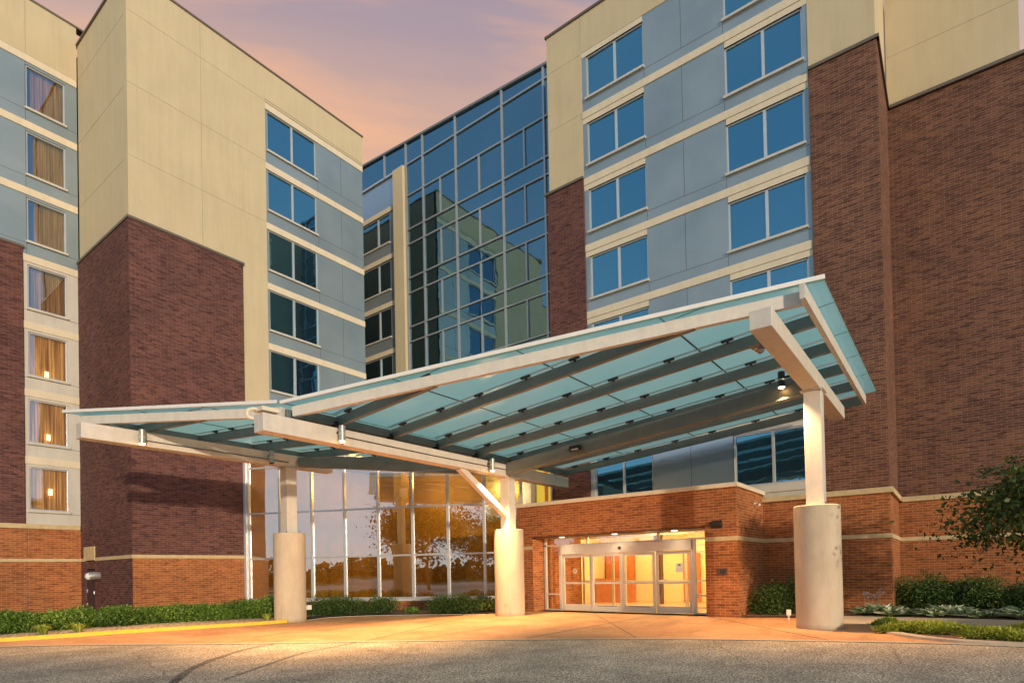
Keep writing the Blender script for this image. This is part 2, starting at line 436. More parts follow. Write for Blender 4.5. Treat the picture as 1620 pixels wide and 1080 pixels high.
# the sunset side of the sky lies towards +x +y, the blue side opposite
side = Mth('ADD', Mth('MULTIPLY', X_, .72), Mth('MULTIPLY', Y_, .69))
zc = Mth('MAXIMUM', Z_, 0.)
warm = Rmp(zc, [(0, (.90, .52, .28)), (.35, (.92, .46, .22)), (.53, (.86, .45, .24)), (.60, (.72, .42, .29)), (.68, (.44, .32, .35)), (.8, (.30, .26, .36)), (1, (.60, .60, .66))])
cool = Rmp(zc, [(0, (.95, .85, .72)), (.05, (.66, .80, .92)), (.30, (.50, .62, .74)), (.55, (.26, .42, .60)), (.8, (.30, .42, .56)), (1, (.60, .60, .66))])
fac = Mth('MULTIPLY_ADD', side, 2.2, -.55, clamp=True)
base = Mix(fac, cool, warm)
# streaky clouds projected on a flat layer so they draw out towards the horizon
inv = Mth('DIVIDE', 1., Mth('ADD', zc, .18))
cx = Mth('MULTIPLY', X_, inv); cy = Mth('MULTIPLY', Y_, inv)
cb = N('ShaderNodeCombineXYZ'); L(cx, cb.inputs[0]); L(cy, cb.inputs[1])
m0 = N('ShaderNodeMapping'); L(cb.outputs[0], m0.inputs[0]); m0.inputs['Rotation'].default_value = (0, 0, R(47))
mp = N('ShaderNodeMapping'); L(m0.outputs[0], mp.inputs[0]); mp.inputs['Scale'].default_value = (.50, 2.6, 1); mp.inputs['Location'].default_value = (.35, .55, 0)
cn = N('ShaderNodeTexNoise'); L(mp.outputs[0], cn.inputs[0]); cn.inputs['Scale'].default_value = 1.5; cn.inputs['Detail'].default_value = 9; cn.inputs['Roughness'].default_value = .55; cn.inputs['Distortion'].default_value = .35
cl = Rmp(cn.outputs[0], [(.44, (0, 0, 0)), (.57, (1, 1, 1))])
clc = Mix(fac, (.72, .72, .72), (1., .50, .25))
base = Mix(Mth('MULTIPLY', cl, Mth('MULTIPLY_ADD', fac, .70, .12)), base, clc)
cl2 = N('ShaderNodeTexNoise'); L(mp.outputs[0], cl2.inputs[0]); cl2.inputs['Scale'].default_value = 3.1; cl2.inputs['Detail'].default_value = 7
base = Mix(Mth('MULTIPLY', Mth('MULTIPLY', Rmp(cl2.outputs[0], [(.48, (0, 0, 0)), (.66, (1, 1, 1))]), fac), .32), base, (.36, .27, .34))
sky = N('ShaderNodeTexSky', sky_type='NISHITA'); sky.sun_disc = False
sky.sun_elevation = math.asin(SUN.z); sky.sun_rotation = math.atan2(SUN.x, SUN.y)
b1 = N('ShaderNodeBackground'); L(base, b1.inputs[0]); b1.inputs[1].default_value = .80
b2 = N('ShaderNodeBackground'); L(sky.outputs[0], b2.inputs[0]); b2.inputs[1].default_value = .03
ad = N('ShaderNodeAddShader'); L(b1.outputs[0], ad.inputs[0]); L(b2.outputs[0], ad.inputs[1])
wo = N('ShaderNodeOutputWorld'); L(ad.outputs[0], wo.inputs[0])
S.view_settings.view_transform = 'Standard'; S.view_settings.look = 'None'; S.view_settings.exposure = .22; S.view_settings.gamma = 1
S.render.engine = 'CYCLES'

def lamp(name, kind, loc, energy, color=(1, .66, .34), **kw):
    l = bpy.data.lights.new(name, kind); l.energy = energy; l.color = color
    for k, v in kw.items(): setattr(l, k, v)
    o = bpy.data.objects.new(name, l); COL.objects.link(o); o.location = loc
    return o

# ------------------------------------------------------------------ shared facade pieces
ZT = [24.25 - 2.89*k for k in range(7)]     # tops of the cream bands
def window(fr, bld, u0, u1, z0, z1, mull=None, w=0, pane='window_glass', frame='aluminium', curtain=False, sill=True, lit=False, sillmat='pale_panel'):
    """frame with one or two lights; children pane, sill (and curtain)"""
    t = .055; rec = -.10
    m = MB()
    for a, b, c, d in ((u0, u0+t, z0, z1), (u1-t, u1, z0, z1), (u0+t, u1-t, z1-t, z1), (u0+t, u1-t, z0, z0+t)):
        m.fbox(fr, a, b, c, d, w+rec-.06, w+rec+.05)
    cells = [(u0+t, u1-t)]
    if mull:
        m.fbox(fr, mull-.05, mull+.05, z0+t, z1-t, w+rec-.06, w+rec+.06); cells = [(u0+t, mull-.05), (mull+.05, u1-t)]
    wo_ = m.build('window', frame, bld, bevel=.006)
    for a, b in cells:
        q = MB(); j = random.uniform(-.012, .012); j2 = random.uniform(-.008, .008); P = fr.p; ww = w+rec
        q.poly([P(a-.01, z0+t-.01, ww+j), P(b+.01, z0+t-.01, ww-j), P(b+.01, z1-t+.01, ww-j+j2), P(a-.01, z1-t+.01, ww+j+j2)])
        q.build('pane', pane, wo_)
    if sill:
        MB().fbox(fr, u0-.04, u1+.05, z0-.10, z0-.005, w-.05, w+.09).build('sill', sillmat, wo_, bevel=.008)
    if curtain:
        q = MB(); n = 40; P = fr.p
        ua = u0+(random.uniform(.08, .34) if not lit else random.uniform(.01, .12))*(u1-u0)
        for i in range(n):
            a = ua+(u1-ua)*i/n; b = ua+(u1-ua)*(i+1)/n
            da = .035*math.sin(i*1.9)+.02*math.sin(i*.7); db = .035*math.sin((i+1)*1.9)+.02*math.sin((i+1)*.7)
            q.poly([P(a, z0, w-.32+da), P(b, z0, w-.32+db), P(b, z1, w-.32+db), P(a, z1, w-.32+da)])
        q.build('curtain', 'curtain' if lit else 'curtain_dim', wo_)
        q = MB(); q.fbox(fr, u0, u1, z0-.05, z1+.05, w-.62, w-.60); q.build('room_backing', 'interior_dark', wo_)
        if lit:
            q = MB(); c = u0+random.uniform(.36, .58)*(u1-u0); zz = z0+lit
            q.fbox(fr, c-.07, c+.07, zz, zz+.26, w-.25, w-.17); q.build('lamp', 'room_lamp', wo_, bevel=.01)
    return wo_
def lines(fr, items, w, bld, name='joint'):
    m = MB()
    for (u0, u1, z0, z1) in items: m.fbox(fr, u0, u1, z0, z1, w-.01, w+.004)
    return m.build(name, 'score' if name == 'score_line' else 'joint', bld)

# ================================================================== LEFT TOWER (projecting end of the hotel)
FA = Frame((0, 25.77), (1, 0), (0, -1)); FB = Frame((9.41, 0), (0, 1), (-1, 0))
tw = empty('hotel_tower', (9.41, 25.77, 0), 'tan stucco hotel tower whose lower corner is dark brick, left of the lobby glass', 'building')
ins = .08
# brick base proud of the stucco
m = MB(); m.wallh(FA, 9.37, 14.04, 2.56, 15.86, [], 0, .3, edges=False)
m.poly([(14.04, 25.77, 2.56), (14.04, 26, 2.56), (14.04, 26, 15.86), (14.04, 25.77, 15.86)])
m.poly([(9.37, 25.77, 2.56), (9.37, 31.44, 2.56), (9.37, 31.44, 15.86), (9.37, 25.77, 15.86)])
m.build('brick_wall', 'brick_dark', tw)
m = MB(); m.wallh(FA, 9.37, 14.04, -.3, 2.42, [], 0, .3, edges=False)
m.build('brick_base', 'brick_orange', tw)
FBb = Frame((9.37, 0), (0, 1), (-1, 0))
m = MB(); m.wallh(FBb, 25.771, 31.44, -.3, 2.42, [(29.78, 30.92, -.29, 2.08)], 0, .12, edges=False); m.build('brick_base', 'brick_dark', tw)  # same base around the corner, darker copy for its shaded side
m = MB(); m.fbox(FA, 9.35, 14.04, 2.42, 2.56, -.2, .02); m.box(9.345, 9.5, 25.77, 29.74, 2.42, 2.56); m.box(9.345, 9.5, 30.96, 31.44, 2.42, 2.56)
m.build('string_course', 'limestone', tw)
m = MB(); m.box(9.32, 14.09, 25.72, 26.0, 15.86, 15.97); m.box(9.32, 9.6, 26.0, 31.44, 15.86, 15.97); m.build('coping', 'coping_metal', tw, bevel=.01)
# side door
d = MB().fbox(FBb, 29.82, 30.88, -.1, 2.04, -.10, -.05).build('door', 'door_dark', tw, bevel=.005)
for z in (.45, 1.05, 1.7): MB().fbox(FBb, 30.82, 30.87, z, z+.14, -.05, -.03).build('hinge', 'aluminium', d)
MB().fbox(FBb, 29.92, 29.97, .98, 1.12, -.05, .0).build('handle', 'aluminium', d, bevel=.01)
MB().fbox(FBb, 29.70, 30.96, 2.45, 3.05, -.05, .05).build('door_lintel', 'limestone', tw, bevel=.01)
# stucco walls
BH = [(15.40, 18.10, z-2.22, z-.30) for z in ZT[:6]]
m = MB()
m.wallh(FA, 9.41, 15.28, 15.97, 25.88, [], -ins, .3); m.wallh(FA, 14.04, 15.28, 7.3, 15.97, [], -ins, .3)
m.wallh(FA, 15.28, 21.06, 24.25+.02, 25.88, [], -ins, .3)
m.box(9.45, 9.6, 25.87, 31.44, 15.97, 25.88)
m.build('stucco_wall', 'stucco', tw)
m = MB(); m.wallh(FA, 15.28, 21.06, 7.2, 24.25, BH, -ins-.05, .15); m.build('panel_wall', 'blue_panel', tw)
for z in ZT[:6]: MB().fbox(FA, 15.29, 21.065, z-.31, z, -ins-.10, -ins-.01).build('cream_band', 'cream_band', tw, bevel=.005)
MB().box(20.93, 21.06, 25.92, 44, 7.2, 25.88).build('end_wall', 'stucco', tw)
m = MB(); m.box(9.38, 21.10, 25.80, 26.1, 25.88, 25.97); m.box(9.38, 9.65, 26.1, 31.6, 25.88, 25.97); m.box(20.8, 21.10, 26.1, 44, 25.88, 25.97)
m.build('parapet_cap', 'coping_metal', tw, bevel=.01)
MB().box(9.6, 20.93, 26.55, 44, 0, 25.80).build('light_block', 'interior_dark', tw)  # unseen fill, added in each wing so light does not leak through
lines(FA, [(15.30, 21.06, z-2.345, z-2.33) for z in ZT[:6]] + [(19.61, 19.625, z-2.33, z-.31) for z in ZT[:6]] + [(18.17, 18.185, z-2.89, z-2.35) for z in ZT[:5]], -ins-.05, tw)
lines(FA, [(9.42, 15.27, z, z+.012) for z in (18.45, 21.38, 24.3)] + [(12.28, 12.292, 16, 25.85), (15.27, 21.05, 24.36, 24.40)], -ins, tw, 'score_line')
for z in (18.45, 21.38, 24.3): lines(Frame((9.45, 0), (0, 1), (-1, 0)), [(25.9, 31.4, z, z+.012)], 0, tw, 'score_line')
for z in ZT[:6]:
    window(FA, tw, 15.40, 18.10, z-2.22, z-.30, 16.74, -ins-.05)

# ================================================================== FAR-LEFT WING
FC = Frame((0, 31.44), (1, 0), (0, -1))
lw = empty('hotel_wing', (8.2, 31.44, 0), 'hotel wing at far left with a column of curtained windows beside brick', 'building')
WH = [(7.57, 8.97, z-2.28, z-.42) for z in ZT]
m = MB(); m.wallh(FC, -9, 7.40, 4.03, 15.78, [], .06, .3); m.build('brick_wall', 'brick_dark', lw)
m = MB(); m.wallh(FC, -9, 9.36, -.3, 2.42, [], .06, .3); m.wallh(FC, -9, 9.36, 2.56, 3.83, [], .06, .3); m.build('brick_base', 'brick_orange', lw)
MB().fbox(FC, -9, 9.36, 2.42, 2.56, -.2, .08).build('string_course', 'limestone', lw)
MB().fbox(FC, -9, 9.33, 3.83, 4.03, -.2, .12).build('stone_ledge', 'limestone', lw, bevel=.01)
m = MB(); m.fbox(FC, -9, 7.45, 15.78, 15.89, -.1, .11); m.build('coping', 'coping_metal', lw, bevel=.01)
up = [h for h in WH if h[2] > 15.5]; lo = [h for h in WH if h[2] < 15.5]
m = MB(); m.wallh(FC, -9, 9.41, 15.60, 24.25, up, -.02, .15); m.build('panel_wall', 'blue_panel', lw)
m = MB(); m.wallh(FC, 7.40, 9.41, 4.03, 15.58, lo, -.02, .15); m.build('panel_wall', 'pale_panel', lw)
for z in ZT: MB().fbox(FC, (-9 if z > 16 else 7.41), 9.40, z-.31, z, -.06, .02).build('cream_band', 'cream_band', lw, bevel=.005)
m = MB(); m.wallh(FC, -9, 9.41, 24.27, 26.70, [], 0, .3); m.build('stucco_wall', 'stucco', lw)
MB().box(-9, 10, 31.40, 31.8, 26.70, 26.79).build('parapet_cap', 'coping_metal', lw, bevel=.01)
MB().box(-9, 9.6, 32.15, 44, 0, 26.70).build('light_block', 'interior_dark', lw)
lines(FC, [(-9, 9.4, z-2.40, z-2.385) for z in ZT[:3]] + [(7.545, 7.56, z-2.89, z-.31) for z in ZT[:3]] + [(7.42, 9.4, z-2.40, z-2.385) for z in ZT[3:]] + [(7.42, 7.435, 4, 15.5)], -.02, lw)
lines(FC, [(7.45, 7.465, -.2, 3.83)], .06, lw); lines(FC, [(7.56, 7.572, 24.3, 26.68)], 0, lw, 'score_line')
for i, z in enumerate(ZT):
    window(FC, lw, 7.57, 8.97, z-2.28, z-.42, None, -.02, 'room_glass', 'aluminium', True, True, (0, 0, 0, 0, .08, .22, .72)[i])

# ================================================================== GLASS ATRIUM between the towers
FD = Frame((24.0, 0), (0, 1), (-1, 0))
at = empty('glass_atrium', (24.0, 20, 7.2), 'tall blue glass curtain wall set back between the two hotel towers', 'building')
maj = [15.05, 15.65, 18.25, 21.51, 24.07, 25.46]
top = lambda y: 26.33 + (y-15.46)*.0685
rows = [25.73, 23.86]
z = 23.86
pairs = []
while z > 8:
    pairs.append((z-2.01, z)); pairs.append((z-2.89, z-2.01)); z -= 2.89
def pane4(fr, a, b, z0, z1, w, mat, par, zb=None):
    j = [random.uniform(-.007, .007) for _ in range(3)]; P = fr.p; zb = z1 if zb is None else zb
    MB().poly([P(a, z0, w+j[0]), P(b, z0, w+j[1]), P(b, zb, w+j[2]), P(a, z1, w+j[0]+j[2]-j[1])]).build('window_pane', mat, par)
mid = {(15.65, 18.25): 16.87, (18.25, 21.51): 19.86, (21.51, 24.07): 22.72}
for a, b in zip(maj, maj[1:]):
    pane4(FD, a, b, 25.73, top(a), 0, 'curtain_glass', at, top(b))
    pane4(FD, a, b, 23.86, 25.73, 0, 'curtain_glass', at)
    for k, (z0, z1) in enumerate(pairs):
        if z1 < 10.5: continue
        if k % 2 == 0 and (a, b) in mid:
            c = mid[(a, b)]; pane4(FD, a, c, z0, z1, 0, 'curtain_glass', at); pane4(FD, c, b, z0, z1, 0, 'curtain_glass', at)
        else: pane4(FD, a, b, z0, z1, 0, 'curtain_glass', at)
pane4(FD, 25.46, 27.35, 25.73, top(25.46), 0, 'curtain_glass', at, top(27.35)); pane4(FD, 27.35, 30.5, 25.73, top(27.35), 0, 'curtain_glass', at, top(30.5))
for y in maj[1:]:
    MB().fbox(FD, y-.05, y+.05, 7.2, top(y), -.08, .09).build('mullion', 'aluminium_mid', at)
MB().fbox(FD, 27.30, 27.41, 25.73, top(27.35), -.08, .08).build('mullion', 'aluminium_mid', at)
for (a, b), c in mid.items():
    for k, (z0, z1) in enumerate(pairs):
        if k % 2 == 0 and z1 > 10.5: MB().fbox(FD, c-.045, c+.045, z0+.04, z1-.04, -.08, .07).build('minor_mullion', 'aluminium_mid', at)
for z in [25.73, 23.86] + [p[0] for p in pairs if p[0] > 9]:
    MB().fbox(FD, maj[0], maj[-1], z-.04, z+.04, -.06, .075).build('transom', 'aluminium_mid', at)
MB().fbox(FD, 25.53, 30.5, 25.68, 25.78, -.06, .08).build('transom', 'aluminium', at)
m = MB(); P = FD.p
a, b = 15.0, 30.5
m.hexa([P(a, top(a), -.2), P(b, top(b), -.2), P(b, top(b), .12), P(a, top(a), .12), P(a, top(a)+.12, -.2), P(b, top(b)+.12, -.2), P(b, top(b)+.12, .12), P(a, top(a)+.12, .12)])
m.build('parapet_cap', 'aluminium_dark', at)
MB().fbox(FD, 25.55, 26.42, 7.2, 25.68, -.1, .26).build('pilaster', 'stucco', at, bevel=.01)
RW = [(27.08, 30.4, 23.6-2.89*k-1.80, 23.6-2.89*k) for k in range(5)]
m = MB(); m.wallh(FD, 26.42, 30.5, 7.2, 25.68, RW, -.05, .15); m.build('panel_wall', 'blue_panel', at)
MB().fbox(FD, 26.43, 30.5, 23.93, 25.62, -.06, -.03).build('metal_panel', 'steel_panel', at)
for k in range(6): MB().fbox(FD, 26.43, 30.5, 23.61-2.89*k, 23.61-2.89*k+.29, -.08, .0).build('cream_band', 'cream_band', at)
for k in range(5):
    h = RW[k]; window(FD, at, h[0], h[1], h[2], h[3], 28.2, -.05, 'curtain_glass')
MB().box(24.75, 36, 14.3, 44, 0, 25.6).build('light_block', 'interior_dark', at)

# ================================================================== RIGHT WING
FE = Frame((22.1, 0), (0, 1), (-1, 0))
rw = empty('hotel_building', (22.1, 8, 0), 'big right-hand hotel block with paired blue windows, cream bands and brick piers', 'building')
W1 = (9.60, 12.24); W2 = (3.78, 6.42)
H = []
for z in [ZT[0]+2.89] + ZT[:6]:
    H += [(*W1, z-2.35, z-.55), (*W2, z-2.35, z-.55)]
H = [h for h in H if h[3] < 24.3]
H2 = [(*W1, 4.62, 6.42), (*W2, 4.50, 6.42)]
m = MB(); m.wallh(FE, 3.62, 12.45, 6.91, 24.0, H, -.02, .15); m.build('panel_wall', 'blue_panel', rw)
m = MB(); m.wallh(FE, 6.43, 9.60, 4.1, 6.60, [], -.0, .1); m.build('steel_wall', 'steel_panel', rw)
m = MB(); m.wallh(FE, 3.62, 6.425, 4.03, 6.60, [H2[1]], -.02, .15); m.build('panel_wall', 'pale_panel', rw); m = MB(); m.wallh(FE, 9.605, 12.45, 4.03, 6.60, [H2[0]], -.02, .15); m.build('panel_wall', 'pale_panel', rw)
for z in ZT[1:]: MB().fbox(FE, 3.625, 12.44, z-.32, z-.02, -.06, .02).build('cream_band', 'cream_band', rw, bevel=.004)
for z in ZT[:6]:
    MB().fbox(FE, W1[0]+.02, 12.44, z-.55, z-.33, -.06, -.005).build('window_head', 'cream_band', rw); MB().fbox(FE, 3.625, W2[1]-.02, z-.55, z-.33, -.06, -.005).build('window_head', 'cream_band', rw)
m = MB(); m.wallh(FE, 12.45, 14.22, 18.53, 25.55, [], .0, .3)
m.wallh(FE, 3.62, 12.45, 23.93, 25.55, [], 0, .3); m.wallh(FE, 1.66, 3.62, 18.53, 25.55, [], 0, .3, edges=False)
m.box(22.101, 25.7, 1.66, 1.8, 18.53, 25.55); m.box(22.4, 25, 14.1, 14.22, 7.2, 25.55)
m.build('stucco_wall', 'stucco', rw)
MB().box(22.03, 22.4, 1.6, 14.28, 25.55, 25.65).build('parapet_cap', 'coping_metal', rw, bevel=.01)
m = MB(); m.wallh(FE, 12.45, 14.30, 4.03, 18.42, [], .06, .35); m.build('brick_pier', 'brick_dark', rw)
MB().fbox(FE, 12.42, 14.42, 18.42, 18.53, -.1, .14).build('coping', 'coping_metal', rw, bevel=.01)
m = MB(); m.wallh(FE, 1.62, 3.60, 4.03, 18.42, [], .06, .35, edges=False); m.box(22.042, 25.68, 1.62, 1.75, 4.03, 18.42); m.build('brick_pier', 'brick_brown', rw)
m = MB(); m.fbox(FE, 1.55, 3.63, 18.42, 18.53, -.1, .13); m.box(22.0, 25.7, 1.55, 1.8, 18.42, 18.53); m.build('coping', 'coping_metal', rw, bevel=.01)
m = MB()
for z0, z1 in ((-.3, 2.42), (2.56, 3.85)):
    m.wallh(FE, 1.62, 5.60, z0, z1, [], .06, .3, edges=False); m.box(22.042, 25.68, 1.62, 1.75, z0, z1)
m.build('brick_base', 'brick_orange', rw)
m = MB(); m.fbox(FE, 1.60, 5.50, 2.42, 2.56, -.1, .08); m.box(22.1, 25.7, 1.60, 1.75, 2.42, 2.56); m.build('string_course', 'limestone', rw)
m = MB(); m.fbox(FE, 1.52, 5.50, 3.85, 4.03, -.1, .16); m.box(22.1, 25.7, 1.52, 1.75, 3.85, 4.03); m.build('stone_ledge', 'limestone', rw, bevel=.01)
lines(FE, [(3.63, 12.44, z-2.52, z-2.505) for z in ZT[:6]] + [(8.03, 8.045, z-2.50, z-.32) for z in ZT[:6]] + [(a, a+.014, z-2.89, z-2.52) for z in ZT[:5] for a in (9.57, 6.44)], -.02, rw)
lines(FE, [(8.03, 8.045, 4.1, 6.6), (9.585, 9.6, 4.1, 6.6), (6.43, 6.445, 4.1, 6.6)], 0, rw)
lines(FE, [(12.46, 14.2, z, z+.012) for z in (21.3, 23.9)] + [(12.47, 12.482, 24, 25.5), (7.5, 7.512, 24, 25.5)], 0, rw, 'score_line')
for h in H: window(FE, rw, h[0], h[1], h[2], h[3], (h[0]+h[1])/2 - .02, -.02)
for h in H2: window(FE, rw, h[0], h[1], h[2], h[3], (h[0]+h[1])/2 - .02, -.02, sill=False)
MB().fbox(FE, 3.63, 6.40, 4.20, 4.42, -.03, .05).build('sill_panel', 'pale_panel', rw, bevel=.01)
m = MB(); m.box(22.6, 36, 1.9, 14.1, 4.1, 25.5); m.box(22.6, 36, 1.9, 5.4, 0, 4.1); m.build('light_block', 'interior_dark', rw)
# recessed brick wall at the far right
FF = Frame((25.7, 0), (0, 1), (-1, 0))
sw = empty('hotel_side_wing', (25.7, 0, 0), 'recessed tall brick wall under tan stucco at the far right edge', 'building')
m = MB(); m.wallh(FF, -14, 1.62, 4.0, 18.33, [], 0, .3); m.build('brick_wall', 'brick_brown', sw)
m = MB(); m.wallh(FF, -14, 1.62, -.3, 2.40, [], 0, .3); m.wallh(FF, -14, 1.62, 2.54, 3.82, [], 0, .3); m.build('brick_base', 'brick_orange', sw)
MB().fbox(FF, -14, 1.61, 2.40, 2.54, -.1, .02).build('string_course', 'limestone', sw)
MB().fbox(FF, -14, 1.51, 3.82, 4.0, -.1, .10).build('stone_ledge', 'limestone', sw, bevel=.01)
MB().fbox(FF, -14, 1.54, 18.33, 18.45, -.1, .12).build('coping', 'coping_metal', sw, bevel=.01)
m = MB(); m.wallh(FF, -2.12, 1.62, 18.45, 27, [], -.03, .3); m.build('stucco_wall', 'stucco', sw)
MB().box(26.4, 36, -14, 1.5, 0, 18.3).build('light_block', 'interior_dark', sw)
lines(FF, [(-2.1, 1.6, 20.3, 20.312)], -.03, sw, 'score_line')
lines(FF, [(y, y+.012, 3.82, 4.0) for y in (.55, -1.3, -3.2)], .10, sw)

# ================================================================== LOBBY STOREFRONT
ux, uy = .4250, -.9052
FL = Frame((14.08, 25.72), (ux, uy), (uy, -ux))
lb = empty('lobby_pavilion', (17, 20, 0), 'double-height glazed lobby with reflections of trees, behind the canopy', 'building')
ms = [0.03] + [1.58*k + .03 for k in range(1, 8)] + [12.68]
tz = [.56, 2.38, 4.44, 6.50, 7.2]
for a in ms: MB().fbox(FL, a-.045, a+.045, .50, 7.2, -.09, .08).build('mullion', 'aluminium', lb)
MB().fbox(FL, -.14, -.02, .50, 7.2, -.12, .16).build('corner_post', 'aluminium', lb)
for z in tz: MB().fbox(FL, ms[0], ms[-1], z-.035, z+.035, -.07, .05).build('transom', 'aluminium', lb)
for a, b in zip(ms, ms[1:]):
    for z0, z1 in zip(tz, tz[1:]): pane4(FL, a, b, z0, z1, -.01, 'lobby_glass', lb)
m = MB(); m.fbox(FL, -.1, 12.7, -.2, .42, -.3, -.02); m.build('brick_base', 'brick_orange', lb)
MB().fbox(FL, -.1, 12.7, .42, .52, -.28, .10).build('sill', 'pale_panel', lb, bevel=.01)
pts = [(14.0, 25.84), (19.5, 14.1), (22.1, 14.3), (24.0, 14.5), (24.0, 25.84)]
m = MB()
m.poly([(x, y, 7.2) for x, y in pts]); m.poly([(x, y, 7.45) for x, y in pts])
for (a, b), (c, d) in zip(pts, pts[1:]+pts[:1]): m.poly([(a, b, 7.2), (c, d, 7.2), (c, d, 7.45), (a, b, 7.45)])
m.build('roof', 'pale_panel', lb)
m = MB(); m.poly([(x, y, 7.12) for x, y in pts]); m.build('ceiling', 'interior_brown', lb)
m = MB(); m.poly([(x, y, .03) for x, y in pts]); m.build('floor', 'interior_floor', lb)
m = MB(); m.box(23.0, 23.1, 14.5, 25.8, 0, 7.1); m.box(14.3, 23, 25.86, 25.9, 0, 7.1); m.box(18.6, 19.1, 20.5, 21.0, 0, 7.1); m.box(20.0, 20.1, 15, 20, 0, 3.2)
m.build('interior_wall', 'interior_brown', lb)
m = MB()
for x, y in ((16.4, 23.6), (17.4, 22.0), (18.3, 19.6), (18.9, 22.6), (19.5, 17.6), (20.2, 20.6), (20.6, 16), (21.2, 23.4)):
    m.tube([(x, y, 7.04), (x, y, 7.10)], .11, 14)
m.build('downlight', 'ceiling_glow', lb)
for x, y in ((17.6, 22.6), (19.6, 18.8), (21, 22)): lamp('lobby_light', 'POINT', (x, y, 5.9), 300, (1, .66, .28), shadow_soft_size=.3)
# upper link wall between lobby and right wing, with a lit yellow window
FG = Frame((22.0, 0), (0, 1), (-1, 0))
m = MB(); m.wallh(FG, 14.32, 18.2, 4.0, 7.19, [(14.42, 15.25, 4.3, 6.6)], 0, .12); m.build('link_wall', 'steel_panel', lb)
lk = MB(); lk.fbox(FG, 15.25, 15.5, 4.2, 7.1, 0, .05); lk.fbox(FG, 14.34, 14.42, 4.2, 7.1, 0, .05)
lk = lk.build('link_window', 'aluminium_dark', lb)
MB().fbox(FG, 14.42, 15.25, 4.3, 6.6, -.11, -.09).build('pane', 'yellow_lit', lk)
MB().fbox(FG, 14.62, 14.80, 4.3, 6.6, -.085, -.05).build('inner_post', 'interior_wood', lk)

# ================================================================== ENTRANCE BLOCK
FH = Frame((18.8, 0), (0, 1), (-1, 0))
en = empty('entrance_block', (18.8, 9.6, 0), 'low orange brick entrance block with lit automatic sliding doors', 'building')
m = MB()
m.wallh(FH, 5.44, 14.0, 2.90, 4.10, [], 0, .5, edges=False)
for a_, b_ in ((5.44, 6.45), (13.25, 14.0)):
    m.wallh(FH, a_, b_, 2.56, 2.90, [], 0, .5, edges=False); m.wallh(FH, a_, b_, -.2, 2.42, [], 0, .5, edges=False)
for z0, z1 in ((-.2, 2.42), (2.56, 4.10)):
    m.poly([(18.8, 5.44, z0), (22.1, 5.44, z0), (22.1, 5.44, z1), (18.8, 5.44, z1)])
    m.poly([(18.8, 14.0, z0), (22.1, 14.0, z0), (22.1, 14.0, z1), (18.8, 14.0, z1)])
m.poly([(18.8, 6.45, -.2), (19.7, 6.45, -.2), (19.7, 6.45, 2.9), (18.8, 6.45, 2.9)])
m.poly([(18.8, 13.25, -.2), (19.7, 13.25, -.2), (19.7, 13.25, 2.9), (18.8, 13.25, 2.9)])
m.build('brick_wall', 'brick_orange', en)
m = MB(); m.fbox(FH, 5.42, 6.44, 2.42, 2.56, -.4, .02); m.fbox(FH, 13.26, 14.0, 2.42, 2.56, -.4, .02); m.box(19.2, 22.04, 5.42, 5.5, 2.42, 2.56); m.build('string_course', 'limestone', en)
m = MB(); m.box(18.72, 19.0, 5.36, 14.05, 4.10, 4.24); m.box(19.0, 22.03, 5.36, 5.7, 4.10, 4.24); m.build('coping', 'cream_band', en, bevel=.012)
m = MB(); m.box(19.0, 22.1, 5.6, 14.0, 4.05, 4.12); m.build('roof', 'interior_dark', en)
m = MB(); m.box(18.81, 19.58, 6.46, 13.24, 2.87, 2.93); m.build('soffit', 'interior_brown', en)
m = MB(); m.box(18.79, 18.83, 6.44, 13.26, 2.865, 2.90); m.build('lintel_angle', 'dark_metal', en)
FI = Frame((19.6, 0), (0, 1), (-1, 0))
sf = MB()
for a, b, c, d in ((13.12, 13.22, 0, 2.87), (12.40, 12.52, 0, 2.54), (7.04, 7.16, 0, 2.54), (6.46, 6.54, 0, 2.87),
                   (6.46, 13.22, 2.54, 2.60), (11.20, 11.27, 2.6, 2.87), (8.34, 8.41, 2.6, 2.87), (6.54, 13.12, 2.83, 2.87),
                   (12.52, 13.12, .62, .68), (6.54, 7.04, .62, .68), (12.52, 13.12, 0, .07), (6.54, 7.04, 0, .07)):
    sf.fbox(FI, a, b, c, d, -.06, .05)
sf.build('storefront_frame', 'door_frame', en, bevel=.004)
hd = MB().fbox(FI, 7.16, 12.40, 2.20, 2.54, -.05, .12).build('door_header', 'door_frame', en, bevel=.01)
MB().tube([(19.44, 9.83, 2.37), (19.49, 9.83, 2.37)], .055, 14).build('motion_sensor', 'dark_metal', hd)
for a, b, c, d in ((13.12, 11.27, 2.6, 2.83), (11.2, 8.41, 2.6, 2.83), (8.34, 6.54, 2.6, 2.83)): pane4(FI, b, a, c, d, 0, 'transom_glass', en)
for a, b in ((12.52, 13.12), (6.54, 7.04)):
    for c, d in ((.07, .62), (.68, 2.54)): pane4(FI, a, b, c, d, 0, 'door_glass', en)
ds = [(11.06, 12.38, 0), (9.77, 11.06, .05), (8.49, 9.77, .05), (7.18, 8.49, 0)]
